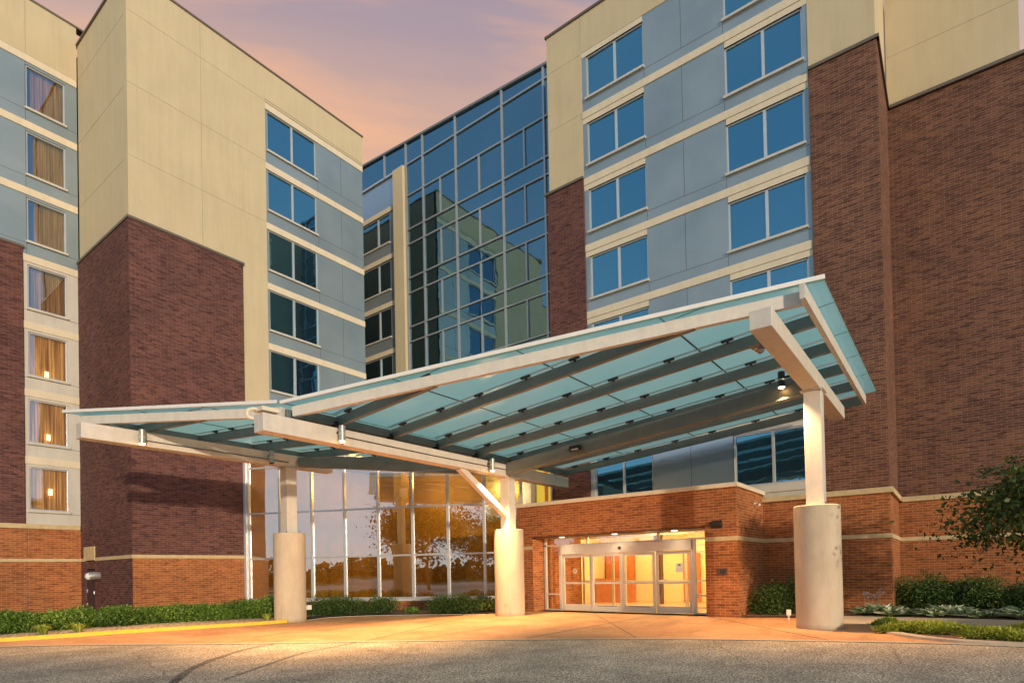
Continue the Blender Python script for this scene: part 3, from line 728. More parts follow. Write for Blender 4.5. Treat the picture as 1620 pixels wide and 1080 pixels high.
for i, (a, b, off) in enumerate(ds):
    m = MB()
    for p_, q, c, d_ in ((a+.012, a+.10, .03, 2.19), (b-.10, b-.012, .03, 2.19), (a+.10, b-.10, 2.08, 2.19), (a+.10, b-.10, 1.05, 1.12), (a+.10, b-.10, .03, .27)):
        m.fbox(FI, p_, q, c, d_, off-.03, off+.03)
    dr = m.build('sliding_door', 'door_frame', en, bevel=.004)
    for c, d_ in ((.27, 1.05), (1.12, 2.08)): pane4(FI, a+.1, b-.1, c, d_, off, 'door_glass', dr)
    if i in (1, 2):
        m = MB(); u = b-.25
        for wd in (.05, .03, .06, .04, .05, .10, .04, .06, .05, .07, .05, .04):
            m.fbox(FI, u-wd, u, .215, .24, off+.03, off+.033); u -= wd+.014
        m.build('floor_notice', 'ink', dr)
    if i == 0:   # round wheelchair sticker
        c = (19.6-.035, 11.80, 1.55); m = MB()
        def disc(r0, z, y, dx, mi, n=24):
            m.poly([(c[0]-dx, y+r0*math.cos(2*math.pi*k/n), z+r0*math.sin(2*math.pi*k/n)) for k in range(n)], mi)
        disc(.085, c[2], c[1], 0, 0); disc(.070, c[2], c[1], .001, 1); disc(.013, c[2]+.045, c[1]+.005, .002, 0)
        m.fbox(FI, c[1]-.006, c[1]+.006, c[2]-.01, c[2]+.03, .037, .038); m.fbox(FI, c[1]-.03, c[1], c[2]-.012, c[2], .037, .038)
        m.fbox(FI, c[1]-.038, c[1]-.028, c[2]-.04, c[2]-.01, .037, .038)
        for k in range(10):
            t0 = R(100+k*24); t1 = R(100+(k+1)*24); y0, z0 = c[1]+.004, c[2]-.018
            m.poly([(c[0]-.002, y0+rr*math.cos(tt), z0+rr*math.sin(tt)) for rr, tt in ((.026, t0), (.026, t1), (.034, t1), (.034, t0))], 0)
        m.build('access_sticker', ['paper', 'interior_brown'], dr)
    if i == 3:
        nn = MB().fbox(FI, 7.50, 7.76, 1.45, 1.76, .01, .016).build('paper_notice', 'paper', dr)
        m = MB(); m.fbox(FI, 7.58, 7.68, 1.66, 1.74, .017, .019); m.build('emblem', 'ink_green', nn)
        m = MB(); m.fbox(FI, 8.08, 8.26, 1.14, 1.20, .01, .02); m.build('sticker', 'white_plastic', dr)
# vestibule and room behind
m = MB(); m.box(18.9, 27, 5.6, 14, -.05, .012); m.build('interior_floor', 'interior_floor', en)
m = MB(); m.box(19.7, 22.1, 13.0, 13.1, 0, 3.0); m.build('vestibule_wall', 'brick_orange', en)
m = MB(); m.box(19.7, 22.1, 5.8, 5.9, 0, 3.0); m.box(26.5, 26.6, 5, 14.5, 0, 3.4); m.box(22.1, 26.5, 14.0, 14.1, 0, 3.4); m.box(22.1, 26.5, 5.6, 5.7, 0, 3.4)
m.box(19.6, 26.5, 5.8, 14, 3.3, 3.4)
m.build('interior_wall', 'interior_wall', en)
FJ = Frame((22.15, 0), (0, 1), (-1, 0)); m = MB()
for y in (12.9, 11.5, 10.95, 9.65, 8.35, 7.1, 6.6): m.fbox(FJ, y-.05, y+.05, 0, 2.4, -.04, .04)
for z in (.05, 1.08, 2.2, 2.45, 2.95): m.fbox(FJ, 5.9, 13, z-.04, z+.04, -.03, .03)
m.build('inner_door_frame', 'door_frame', en)
m = MB(); m.box(24.9, 25.5, 12.1, 13.9, 0, 1.15); m.box(26.0, 26.4, 12.5, 13.9, 0, 2.3); m.build('reception_desk', 'interior_wood', en)
MB().box(24.4, 24.7, 10.35, 10.65, 0, 3.3).build('interior_post', 'interior_dark', en)
MB().box(26.4, 26.48, 9.3, 10.1, 0, 2.3).build('interior_door', 'interior_wood', en)
MB().box(25.0, 25.7, 6.4, 7.2, .0, .5).build('armchair', 'interior_wood', en, bevel=.05)
m = MB()
for x, y in ((20.6, 8), (20.6, 10), (20.6, 12), (24, 8), (24, 11)): m.tube([(x, y, 3.22), (x, y, 3.30)], .13, 14)
m.build('ceiling_light', 'ceiling_glow', en)
lamp('vestibule_light', 'POINT', (20.9, 9.2, 2.75), 150, (1, .70, .34), shadow_soft_size=.25)
lamp('vestibule_light', 'POINT', (24.2, 8.6, 2.85), 200, (1, .74, .38), shadow_soft_size=.25)
lamp('vestibule_light', 'POINT', (24.0, 11.8, 2.85), 180, (1, .74, .38), shadow_soft_size=.25)

m = MB()
for y in (7.6, 9.85, 12.1):
    m = MB().tube([(19.15, y, 2.85), (19.15, y, 2.872)], .10, 16); m.build('soffit_light', 'ceiling_glow', en)
    l_ = lamp('soffit_spot', 'SPOT', (19.15, y, 2.83), 75, (1, .76, .46), spot_size=R(170), spot_blend=1., shadow_soft_size=.5)
# fittings on the brick
t = empty('wall_lamp', (18.8, 6.05, 2.95), 'black wedge-shaped wall lamp high on the brick right of the doors', 'lamp')
m = MB(); m.hexa([(18.52, 5.86, 2.92), (18.8, 5.86, 2.86), (18.8, 6.24, 2.86), (18.52, 6.24, 2.92), (18.58, 5.90, 3.0), (18.8, 5.88, 3.06), (18.8, 6.22, 3.06), (18.58, 6.20, 3.0)]); m.build('housing', 'dark_metal', t, bevel=.015)
MB().box(18.77, 18.81, 5.90, 6.2, 2.83, 3.08).build('back_plate', 'dark_metal', t, bevel=.005)
t = empty('call_panel', (18.8, 5.93, 1.45), 'bronze wall panel with a black screen on the brick pier', 'panel')
MB().box(18.765, 18.80, 5.76, 6.08, 1.36, 1.56).build('plate', 'interior_dark', t, bevel=.008)
MB().box(18.755, 18.765, 5.80, 5.98, 1.40, 1.52).build('screen', 'ink', t); MB().box(18.752, 18.765, 5.88, 5.94, 1.525, 1.545).build('light', 'ink_red', t)
t = empty('security_camera', (19.9, 5.44, 3.75), 'small white camera on the side of the entrance block', 'camera')
MB().tube([(20.9, 5.44, 3.72), (20.9, 5.36, 3.72)], .05, 12).build('mount', 'white_plastic', t, smooth=True)
MB().tube([(20.9, 5.36, 3.72), (20.78, 5.24, 3.67)], .038, 12).build('body', 'white_plastic', t, smooth=True)
t = empty('flood_light', (9.37, 29.2, 1.75), 'round grey bulkhead lamp on the dark brick beside the black door', 'lamp')
MB().tube([(9.37, 29.25, 1.78), (9.2, 29.25, 1.78), (9.02, 29.3, 1.76)], [.16, .17, .17], 20).build('housing', 'lamp_metal', t, smooth=True)
MB().tube([(9.02, 29.3, 1.76), (8.92, 29.33, 1.74), (8.87, 29.34, 1.735)], [.165, .13, .05], 20).build('lens', 'white_plastic', t, smooth=True)

# ================================================================== CANOPY
cn = empty('entrance_canopy', (16.8, 12.9, 0), 'butterfly canopy of teal frosted glass on white steel beams over the drop-off', 'canopy')
def zg(y):   # underside of the glass
    return 5.84 + .092*(12.9-y) if y < 12.9 else 5.84 + .075*(y-12.9)
COLS = [((11.72, 18.7), 'brick left', 5.38), ((16.82, 12.9), '', 4.98), ((16.43, 2.78), '', 6.00)]
for (x, y), _, h in COLS:
    c = MB(); c.box(x-.20, x+.20, y-.20, y+.20, 3.05, h-.03); c = c.build('column', 'steel_paint', cn, bevel=.015)
    n = 48; m = MB(); m.tube([(x, y, -.1), (x, y, 3.07), (x, y, 3.09)], [.535, .535, .52], n)
    m.build('concrete_base', 'concrete_drum', c, smooth=True)
    MB().box(x-.27, x+.33, y-.27, y+.27, h-.03, h).build('cap_plate', 'steel_paint', c, bevel=.004)
    m = MB()
    for a in (-.23, .27):
        for b in (-.22, .22): m.tube([(x+a, y+b, h-.07), (x+a, y+b, h-.03)], .018, 8)
    m.build('bolt', 'steel_paint', c)
    m = MB()
    for a in (-.25, .25):
        for b in (-.25, .25): m.tube([(x+a, y+b, 3.09), (x+a, y+b, 3.15)], .015, 8)
    m.build('anchor_bolt', 'dark_metal', c)
# three main beams along x
MB().box(7.34, 20.7, 12.70, 13.10, 4.98, 5.40).build('main_beam', 'steel_paint', cn, bevel=.012)
MB().box(5.55, 13.42, 18.50, 18.90, 5.40, 5.82).build('main_beam', 'steel_paint', cn, bevel=.012)
MB().box(11.4, 20.2, 2.58, 2.98, 6.00, 6.36).build('main_beam', 'steel_paint', cn, bevel=.012)
# girders between the column heads
MB().bar((16.62, 12.7, 5.24), (16.43, 3.0, 6.14), .26, .42).build('girder', 'purlin_paint', cn, bevel=.012, label='dark bronze girder sloping up to the right column')
MB().bar((12.0, 18.45, 5.60), (16.62, 13.1, 5.22), .24, .32).build('girder', 'purlin_paint', cn, bevel=.012)
# rafters carrying the glass
PX = [9.62, 11.49, 13.36, 15.23, 17.10, 18.97, 20.84]
front = lambda y: 8.1 + (13.15-y)*.3509      # glass edge on the drive side, right wing
frontL = lambda y: 8.1 - (y-13.15)*.338
def rafter(x, ya, yb, w_=.13, h_=.25, mat='purlin_paint'):
    o = MB().bar((x, ya, zg(ya)-.075-h_/2), (x, yb, zg(yb)-.075-h_/2), w_, h_).build('rafter', mat, cn, bevel=.008)
    m = MB(); m.bar((x-.10, ya, zg(ya)-.02), (x-.10, yb+(.35 if yb > 2.2 and yb < 12 else 0), zg(yb+(.35 if yb > 2.2 and yb < 12 else 0))-.02), .03, .035); m.build('glazing_rail', 'aluminium', o)
    return o
CL = []
def clamps(par, pts):
    for (x, y) in pts:
        z = zg(y)
        m = MB(); m.bar((x-.11, y-.13, zg(y-.13)-.045), (x-.11, y+.13, zg(y+.13)-.045), .07, .045); m.bar((x-.08, y, z-.10), (x-.08, y, z-.03), .05, .05, up=(1, 0, 0))
        m.build('clamp', 'black_rubber', par)
for i, x in enumerate(PX):
    ys = 13.15-(x-8.1)/.3509 if i < 2 else 2.15
    o = rafter(x, 12.98, ys+(.55 if i < 2 else 0))
    pp = []
    for j0, j1 in ((13.1, 10.27), (10.27, 7.44), (7.44, 4.61), (4.61, 1.8)):
        for t_ in (.24, .76):
            y = j0+(j1-j0)*t_
            if y > ys+.5 and y < 12.8: pp.append((x, y))
    clamps(o, pp)
# framing channel over the main beam, edge rafter, front fascia
m = MB(); m.bar((8.35, 12.98, zg(12.98)-.20), (20.9, 12.98, zg(12.98)-.20), .10, .20); m.build('edge_channel', 'purlin_paint', cn, bevel=.006)
m = MB(); m.bar((8.3, 13.3, zg(13.3)-.20), (18.4, 13.3, zg(13.3)-.20), .10, .20); m.build('edge_channel', 'purlin_paint', cn, bevel=.006)
MB().bar((11.78, 2.13, zg(2.13)-.20), (20.9, 2.13, zg(2.13)-.20), .10, .27).build('edge_channel', 'steel_paint', cn, bevel=.006)
off = .17
a = (front(13.0)+off, 13.0); b = (front(2.1)+off, 2.1)
MB().bar((a[0], a[1], zg(a[1])-.20), (b[0], b[1], zg(b[1])-.20), .13, .25).build('fascia', 'steel_paint', cn, bevel=.008)
fs = MB().bar((front(13.2), 13.2, zg(12.9)+.035), (front(1.8), 1.8, zg(1.8)+.05), .05, .085).build('edge_trim', 'fascia_white', cn, bevel=.006)
a = (frontL(13.3)+off, 13.3); b = (frontL(19.95)+off, 19.95)
MB().bar((a[0], a[1], zg(a[1])-.20), (b[0], b[1], zg(b[1])-.20), .13, .24).build('fascia', 'steel_paint', cn, bevel=.008)
MB().bar((frontL(13.3), 13.3, zg(13.3)+.035), (frontL(20.35), 20.35, zg(20.35)+.045), .05, .085).build('edge_trim', 'fascia_white', cn, bevel=.006)
MB().bar((frontL(19.95)+off, 19.85, zg(19.85)-.20), (13.9, 19.85, zg(19.85)-.20), .12, .24).build('edge_channel', 'purlin_paint', cn, bevel=.006)
MB().bar((13.9, 19.85, zg(19.85)-.20), (18.4, 13.3, zg(13.3)-.20), .12, .24).build('edge_channel', 'purlin_paint', cn, bevel=.006)
farL = lambda y: 14.1 + (20.2-y)*.66
for x in (7.45, 9.30, 11.15, 13.0, 14.85, 16.7):
    y1 = 19.8 if x < 14 else 20.2-(x-14.1)/.66-.2
    y0 = max(13.35, 13.15+(8.1-x)/.338+.55)
    o = rafter(x, y0, y1)
    clamps(o, [(x, y) for y in (13.9, 15.3, 16.3, 17.7, 18.7) if y0+.2 < y < y1-.3])
# stub brackets where rafters sit on the beam
m = MB()
for x in PX[:5]: m.box(x-.16, x-.04, 12.88, 13.05, 5.40, 5.62)
m.build('bracket', 'dark_metal', cn)
# knee brace
MB().bar((14.25, 12.9, 5.02), (16.66, 12.9, 3.62), .20, .20).build('knee_brace', 'steel_paint', cn, bevel=.01)
# glass panels
def clip(poly, line):
    """clip polygon by half-plane n.p>=c"""
    (nx, ny), c = line; out = []
    for i in range(len(poly)):
        a, b = poly[i], poly[(i+1) % len(poly)]
        da = a[0]*nx+a[1]*ny-c; db = b[0]*nx+b[1]*ny-c
        if da >= 0: out.append(a)
        if (da >= 0) != (db >= 0):
            t_ = da/(da-db); out.append((a[0]+(b[0]-a[0])*t_, a[1]+(b[1]-a[1])*t_))
    return out
def panel(poly):
    if len(poly) < 3: return
    area = abs(sum(poly[i][0]*poly[(i+1) % len(poly)][1]-poly[(i+1) % len(poly)][0]*poly[i][1] for i in range(len(poly))))/2
    if area < .05: return
    m = MB(); th = .022
    m.poly([(x, y, zg(y)) for x, y in poly], 0); m.poly([(x, y, zg(y)+th) for x, y in poly], 2)
    for p_, q in zip(poly, poly[1:]+poly[:1]): m.poly([(*p_, zg(p_[1])), (*q, zg(q[1])), (*q, zg(q[1])+th), (*p_, zg(p_[1])+th)], 1)
    m.build('glass_panel', ['frosted_glass', 'glass_edge', 'glass_top'], cn)
g = .012
XS = [7.6, 9.52, 11.39, 13.26, 15.13, 17.0, 18.87, 20.95]; YS = [1.8, 4.61, 7.44, 10.27, 13.12]
for x0, x1 in zip(XS, XS[1:]):
    for y0, y1 in zip(YS, YS[1:]):
        panel(clip([(x0+g, y0+g), (x1-g, y0+g), (x1-g, y1-g), (x0+g, y1-g)], ((1, .3509), 8.1+13.15*.3509)))
XS = [5.4, 7.35, 9.2, 11.05, 12.9, 14.75, 16.6, 18.7]; YS = [13.18, 15.5, 17.85, 20.3]
for x0, x1 in zip(XS, XS[1:]):
    for y0, y1 in zip(YS, YS[1:]):
        p_ = clip([(x0+g, y0+g), (x1-g, y0+g), (x1-g, y1-g), (x0+g, y1-g)], ((1, .338), 8.1+13.15*.338))
        if p_: panel(clip(p_, ((-1, -.66), -(14.1+20.2*.66))))
# joints between glass panels: silicone strips
m = MB()
for y in (10.27, 7.44, 4.61): m.bar((front(y)+.25, y, zg(y)-.004), (20.9, y, zg(y)-.004), .035, .012)
for y in (15.5, 17.85): m.bar((frontL(y)+.25, y, zg(y)-.004), (farL(y), y, zg(y)-.004), .03, .012)
m.build('glass_joint', 'dark_metal', cn)
# scupper box and drain pipe at the head of the valley beam
MB().box(7.42, 7.86, 12.86, 13.24, 5.50, 5.60).build('scupper', 'pipe_cream', cn, bevel=.01)
pp = [(7.46, 13.10, 5.56), (7.36, 13.18, 5.565), (7.29, 13.24, 5.54), (7.27, 13.26, 5.48), (7.27, 13.26, 5.42), (7.29, 13.24, 5.36), (7.36, 13.18, 5.335), (7.46, 13.10, 5.33)]
MB().tube(pp, .045, 12).build('drain_pipe', 'pipe_cream', cn, smooth=True)
# conduit along beams
m = MB(); m.tube([(9.5, 12.66, 5.2), (13, 12.67, 5.18), (16.5, 12.66, 5.2)], .012, 6); m.tube([(6.9, 18.46, 5.56), (11.6, 18.46, 5.54)], .012, 6); m.build('conduit', 'dark_metal', cn)

def can_light(loc, label, mat, on=True, tilt=None, energy=0, d=.085):
    x, y, z = loc
    o = empty('canopy_lamp', loc, label, 'lamp', 'cylindrical lamps on the canopy beams')
    dn = Vector((0, 0, -1)) if tilt is None else Vector(tilt).normalized()
    c = Vector(loc)
    MB().tube([c - dn*.20, c - dn*.19, c + dn*.13, c + dn*.20], [d*.8, d, d, d*1.05], 24).build('housing', mat, o, smooth=True)
    MB().tube([c + dn*.0, c + dn*.03], d*1.06, 24).build('band', 'lamp_metal' if mat != 'lamp_metal' else 'steel_paint', o, smooth=True)
    MB().bar(c + Vector((0, .02, .03)), c + Vector((0, .20 if y > 5 else -.45, .05)), .05, .05).build('bracket', 'dark_metal', o)
    MB().tube([c + dn*.185, c + dn*.215, c + dn*.235], [d*.92, d*.85, d*.45], 24).build('lens', 'lamp_glow' if on else 'black_rubber', o, smooth=True)
    if on:
        s_ = lamp('downlight', 'SPOT', c + dn*.27, energy, (1, .56, .24), spot_size=R(105), spot_blend=.9, shadow_soft_size=.07)
        s_.rotation_euler = dn.to_track_quat('-Z', 'Y').to_euler()
    return o
can_light((9.36, 12.48, 5.22), 'lit silver lamp on the side of the middle beam, near its left end', 'lamp_metal', True, None, 3100)
can_light((15.45, 12.48, 5.22), 'lit silver lamp on the middle beam just left of the centre column', 'lamp_metal', True, None, 3100)
can_light((6.93, 18.28, 5.62), 'lit white lamp near the tip of the left beam', 'lamp_metal', True, None, 1500)
can_light((10.85, 18.28, 5.60), 'unlit white lamp on the left beam beside the left column', 'lamp_metal', False)
can_light((16.10, 3.45, 6.36), 'lit dark lamp glowing orange beside the head of the right column', 'dark_metal', True, None, 2300)
can_light((13.55, 3.42, 6.47), 'unlit grey lamp tilted sideways under the right beam', 'aluminium_dark', False, (.85, -.62, -.42), d=.10)
t = empty('speaker_box', (16.2, 9.6, 5.6), 'small black box fixed to the dark girder under the canopy', 'box')
MB().box(16.28, 16.38, 9.55, 9.95, 5.44, 5.62).build('housing', 'dark_metal', t, bevel=.01)
MB().box(16.26, 16.28, 9.60, 9.85, 5.47, 5.50).build('lens', 'white_plastic', t)
# fittings on the drums
t = empty('outlet_box', (12.0, 18.2, .5), 'white weatherproof outlet on the left concrete column base', 'outlet')
MB().box(12.05, 12.21, 18.16, 18.28, .40, .56).build('box', 'white_plastic', t, bevel=.01)
t = empty('outlet_box', (17.0, 3.5, .4), 'white outlet box low behind the right concrete column base', 'outlet')
MB().box(18.3, 18.42, 3.85, 3.96, .16, .32).build('box', 'white_plastic', t, bevel=.01); MB().box(18.34, 18.38, 3.89, 3.93, -.05, .16).build('post', 'white_plastic', t)
t = empty('access_plate', (16.3, 13.1, .4), 'small oval plate low on the centre concrete column base', 'plate')
mc = Vector((16.82, 12.9)); dr_ = Vector((-.93, -.36)).normalized(); pc = mc + dr_*.538; tn = Vector((-dr_.y, dr_.x))
m = MB(); m.tube([(pc.x, pc.y, .42), (pc.x+dr_.x*.012, pc.y+dr_.y*.012, .42)], .06, 16); oo = m.build('plate', 'limestone', t)

# ================================================================== GROUND
def sheet(name, pts, z, mat, kind='structure', parent=None, thick=0):
    m = MB(); m.poly([(x, y, z) for x, y in pts])
    if thick:
        for (a, b), (c, d) in zip(pts, pts[1:]+pts[:1]): m.poly([(a, b, z), (c, d, z), (c, d, z-thick), (a, b, z-thick)])
    o = m.build(name, mat, parent)
    if kind: o['kind'] = kind
    return o
sheet('ground', [(-2500, -2500), (2500, -2500), (2500, 2500), (-2500, 2500)], -.02, 'lawn')
def bez(pts, n=10):
    """Catmull-Rom through the points"""
    out = []; P_ = [pts[0]] + list(pts) + [pts[-1]]
    for i in range(1, len(P_)-2):
        p0, p1, p2, p3 = [np.array(q, float) for q in P_[i-1:i+3]]
        for k in range(n):
            t_ = k/n
            out.append(tuple(.5*((2*p1)+(-p0+p2)*t_+(2*p0-5*p1+4*p2-p3)*t_*t_+(-p0+3*p1-3*p2+p3)*t_**3)))
    out.append(tuple(map(float, pts[-1]))); return out
edge = bez([(-14, 26), (-4, 23.2), (3.3, 19.4), (7.43, 13.4), (10.86, 8.3), (12.7, 4.9), (13.63, 2.3), (14.15, .6), (14.3, -1.0), (14.1, -3.5), (13.0, -8), (9, -16), (2, -26)])
sheet('asphalt_drive', edge + [(-16, -40), (-26, -20), (-26, 20), (-22, 30)], .004, 'asphalt')
sheet('parking_lane', [(-60, -30), (-26, -30), (-26, 34), (-60, 30)], .002, 'asphalt')
kerb = bez([(-14, 27.2), (-4, 24.6), (0, 22.7), (4.4, 20.35), (7.1, 19.55), (10.02, 18.5), (11.3, 18.25)])
bed_front = bez([(12.2, 18.4), (13.5, 18.6), (14.9, 17.5), (16.0, 15.6), (16.95, 13.9), (17.6, 13.9), (18.8, 14.0)])
rbed = [(18.8, 13.2), (19.6, 13.2), (19.6, 6.5), (18.8, 6.45), (18.8, 5.3), (19.3, 5.0), (19.3, 4.0), (17.95, 2.6), (17.6, 1.75), (16.6, 1.5), (15.3, .9), (14.55, -.2)]
apron = [p for p in edge if p[1] <= 26 and p[0] > -14.1 and p[1] > -1.2] 
sheet('apron', apron + [(14.5, -.9)] + list(reversed(rbed)) + list(reversed(bed_front)) + list(reversed(kerb)), .012, 'apron_concrete')
# pale gutter strip along the drive edge
def ribbon(pts, w0, w1, z, name, mat, h=0, kind='structure', label=None, cat=None):
    m = MB(); A_ = []; B_ = []
    for i, p_ in enumerate(pts):
        q = Vector(pts[min(i+1, len(pts)-1)]) - Vector(pts[max(i-1, 0)]); q = Vector((q[0], q[1])).normalized(); nrm = Vector((-q.y, q.x))
        A_.append((p_[0]+nrm.x*w0, p_[1]+nrm.y*w0)); B_.append((p_[0]+nrm.x*w1, p_[1]+nrm.y*w1))
    for a0, a1, b0, b1 in zip(A_, A_[1:], B_, B_[1:]):
        m.poly([(*a0, z+h), (*a1, z+h), (*b1, z+h), (*b0, z+h)])
        if h: m.poly([(*a0, z), (*a1, z), (*a1, z+h), (*a0, z+h)]); m.poly([(*b0, z), (*b1, z), (*b1, z+h), (*b0, z+h)])
    o = m.build(name, mat)
    if kind: o['kind'] = kind
    if label: tag(o, label, cat)
    return o
ribbon([p for p in edge if p[1] > -6 and p[0] > -13], -.04, .16, .016, 'gutter_strip', 'kerb_concrete')
ribbon(kerb, .0, .16, -.02, 'kerb', 'yellow_paint', .13)
ribbon(bed_front, -.0, .10, -.02, 'kerb', 'kerb_concrete', .05)
# control joints in the apron
m = MB()
for a, b in (((11.3, 8.2), (18.8, 8.2)), ((9.0, 11.3), (17.5, 14.6)), ((13.9, 2.2), (18.8, 6.4)), ((8.2, 14.8), (15.2, 17.1)), ((12.6, 6.0), (18.8, 10.6))):
    m.bar((*a, .0145), (*b, .0145), .02, .004)
o = m.build('apron_joint', 'joint'); o['kind'] = 'structure'
# tyre marks
def mark(pts, w_): return ribbon(bez(pts, 12), -w_/2, w_/2, .009, 'tyre_mark', 'tyre_mark')
mark([(4.0, 9.6), (4.9, 10.9), (5.9, 11.9), (7.0, 12.7), (8.0, 13.0)], .16); mark([(4.6, 9.2), (5.6, 9.9), (7.0, 10.8), (8.3, 11.2), (9.0, 11.4)], .10)
mark([(3.2, 8.6), (4.0, 9.6), (4.3, 10.0)], .12)
# beds
sheet('gravel_bed', kerb + [(12.2, 19.3), (14.0, 19.0), (14.0, 25.7), (9.4, 25.75), (9.4, 31.4), (-14, 31.4)], .085, 'pebbles')
sheet('planting_bed', list(reversed([(12.25, 19.0), *bed_front[6:], (18.9, 14.2), (14.2, 25.7), (13.9, 25.7)])), .06, 'soil')
sheet('planting_bed', [(18.82, 5.4), (22.0, 5.4), (22.0, 1.7), (25.6, 1.6), (25.6, -14), (20.6, -14), (20.5, 1.2), (20.3, 3.2), (19.3, 4.1)], .05, 'mulch')
sheet('sidewalk', [(18.0, 2.75), (19.3, 3.95), (20.35, 3.2), (20.5, 1.2), (20.6, -14), (18.2, -14), (17.9, -1.5), (17.75, 1.7)], .03, 'walk_concrete', thick=.05)
sheet('planting_bed', [(14.6, -.3), (15.35, .85), (16.6, 1.45), (17.7, 1.7), (17.85, -1.5), (18.15, -14), (12.3, -14), (13.9, -5.5), (14.5, -3)], .045, 'mulch')
ribbon(bez([(17.7, 1.75), (16.6, 1.5), (15.3, .9), (14.55, -.3), (14.5, -3), (13.9, -5.5), (12.3, -14)]), -.14, .14, -.02, 'kerb', 'kerb_concrete', .085)

# ================================================================== PLANTS
def leaves(name, pts, size, mat, parent=None, aspect=1.8, updir=None, shade=None, spread=1., droop=0):
    """one small folded leaf per point"""
    pts = np.asarray(pts, float); n = len(pts)
    d = rng.normal(size=(n, 3)); d /= np.linalg.norm(d, axis=1)[:, None]
    if updir is not None: d = d*spread + np.asarray(updir); d /= np.linalg.norm(d, axis=1)[:, None]
    h = rng.normal(size=(n, 3)); s = np.cross(d, h); s /= np.linalg.norm(s, axis=1)[:, None]
    L_ = (size*rng.uniform(.45, 1.5, n))[:, None]; W_ = L_/aspect/2
    nn = np.cross(d, s)
    a = pts; b = pts + d*L_*.5 + s*W_ + nn*W_*.35; c = pts + d*L_ - np.array([0, 0, 1])*L_*droop; e = pts + d*L_*.5 - s*W_ + nn*W_*.35
    V = np.stack([a, b, c, e], 1).reshape(-1, 3)
    me = bpy.data.meshes.new(name); me.vertices.add(4*n); me.vertices.foreach_set('co', V.ravel())
    me.loops.add(4*n); me.polygons.add(n)
    me.loops.foreach_set('vertex_index', np.arange(4*n, dtype=np.int32))
    me.polygons.foreach_set('loop_start', np.arange(0, 4*n, 4, dtype=np.int32)); me.update()
    at_ = me.attributes.new('shade', 'FLOAT', 'FACE')
    sh = rng.uniform(0, 1, n) if shade is None else np.clip(shade + rng.normal(0, .18, n), 0, 1)
    at_.data.foreach_set('value', sh.astype(np.float32))
    me.materials.append(M[mat]); me.validate()
    o = bpy.data.objects.new(name, me); COL.objects.link(o)
    if parent is not None: o.parent = parent; o.matrix_parent_inverse = parent.matrix_world.inverted()
    return o
def blob_pts(n, c, rad, shell=.55, flat=True):
    d = rng.normal(size=(n, 3)); d /= np.linalg.norm(d, axis=1)[:, None]
    if flat: d[:, 2] = np.abs(d[:, 2])
    r_ = shell + (1-shell)*rng.uniform(0, 1, n)**.6
    return np.asarray(c) + d*r_[:, None]*np.asarray(rad)
def shrub(name, poly_c, label, cat='shrub', n=2600, size=.06, mat='leaf_hedge', group=None):
    """poly_c: list of (x,y,rx,ry,h) lobes of ONE plant"""
    cx_ = sum(l[0] for l in poly_c)/len(poly_c); cy_ = sum(l[1] for l in poly_c)/len(poly_c)
    o = empty(name, (cx_, cy_, .05), label, cat, group)
    P_, Sh = [], []
    for (x, y, rx, ry, h) in poly_c:
        k = int(n*rx*ry/.5)+400
        for _ in range(7):
            # uneven outline: sub-lobes
            ax, ay, az = rng.uniform(-.55, .55)*rx, rng.uniform(-.55, .55)*ry, rng.uniform(-.1, .25)*h
            q = blob_pts(k//7, (x+ax, y+ay, .05+max(0, az)), (rx*.72, ry*.72, (h-max(0, az))*rng.uniform(.70, 1.06)), .45)
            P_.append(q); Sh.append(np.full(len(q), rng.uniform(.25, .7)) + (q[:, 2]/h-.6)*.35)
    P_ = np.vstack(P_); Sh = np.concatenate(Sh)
    leaves('foliage', P_, size, mat, o, 1.7, shade=Sh)
    m = MB()
    for (x, y, rx, ry, h) in poly_c:
        for _ in range(9):
            a = rng.uniform(0, 6.28); q = (x+math.cos(a)*rx*.6, y+math.sin(a)*ry*.6, h*.8)
            m.tube([(x+rng.uniform(-.1, .1), y+rng.uniform(-.1, .1), 0), ((x+q[0])/2, (y+q[1])/2, h*.5), q], [.015, .01, .004], 5)
    m.build('stem', 'bark', o)
    return o
# long low hedge in front of the left wing, in plants
hl = [(3.4, 23.3, .60), (4.9, 23.0, .64), (6.3, 22.7, .66), (7.7, 22.4, .66), (9.1, 22.0, .62), (10.4, 21.5, .60), (11.6, 21.0, .66), (12.7, 20.6, .80)]
side_l = ['at the left picture edge', 'behind the tall lily tuft', 'in front of the brick base, left of the black door', 'in front of the black side door', 'under the dark brick corner', 'right of the tower corner, the darkest', 'under the brick shadow, left of the tall shrub', 'tallest of the row, behind the left column base']
for (x, y, h), s_ in zip(hl, side_l):
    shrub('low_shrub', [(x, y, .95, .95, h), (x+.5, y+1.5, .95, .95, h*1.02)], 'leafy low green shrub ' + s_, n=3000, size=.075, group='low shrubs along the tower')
for k, (x, y, rx, ry, h, s_) in enumerate([(13.6, 19.5, .75, .7, .80, 'just right of the left column'), (14.45, 18.8, .8, .7, .78, 'below the fourth lobby bay, left clump'), (15.2, 17.9, .65, .65, .74, 'ending left of the bare brick gap'),
                                      (16.2, 16.0, .65, .7, .74, 'starting right of the bare brick gap'), (16.75, 15.1, .7, .7, .76, 'below the last lobby bays'), (17.3, 14.4, .6, .6, .72, 'tucked behind the centre column')]):
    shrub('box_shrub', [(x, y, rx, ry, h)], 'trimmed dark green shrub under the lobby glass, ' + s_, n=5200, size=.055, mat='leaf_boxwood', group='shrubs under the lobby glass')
shrub('ground_cover_plant', [(15.85, 17.0, .3, .3, .28)], 'small low plant in the gap below the lobby sill', 'plant', 3000, .05, 'leaf_hedge')
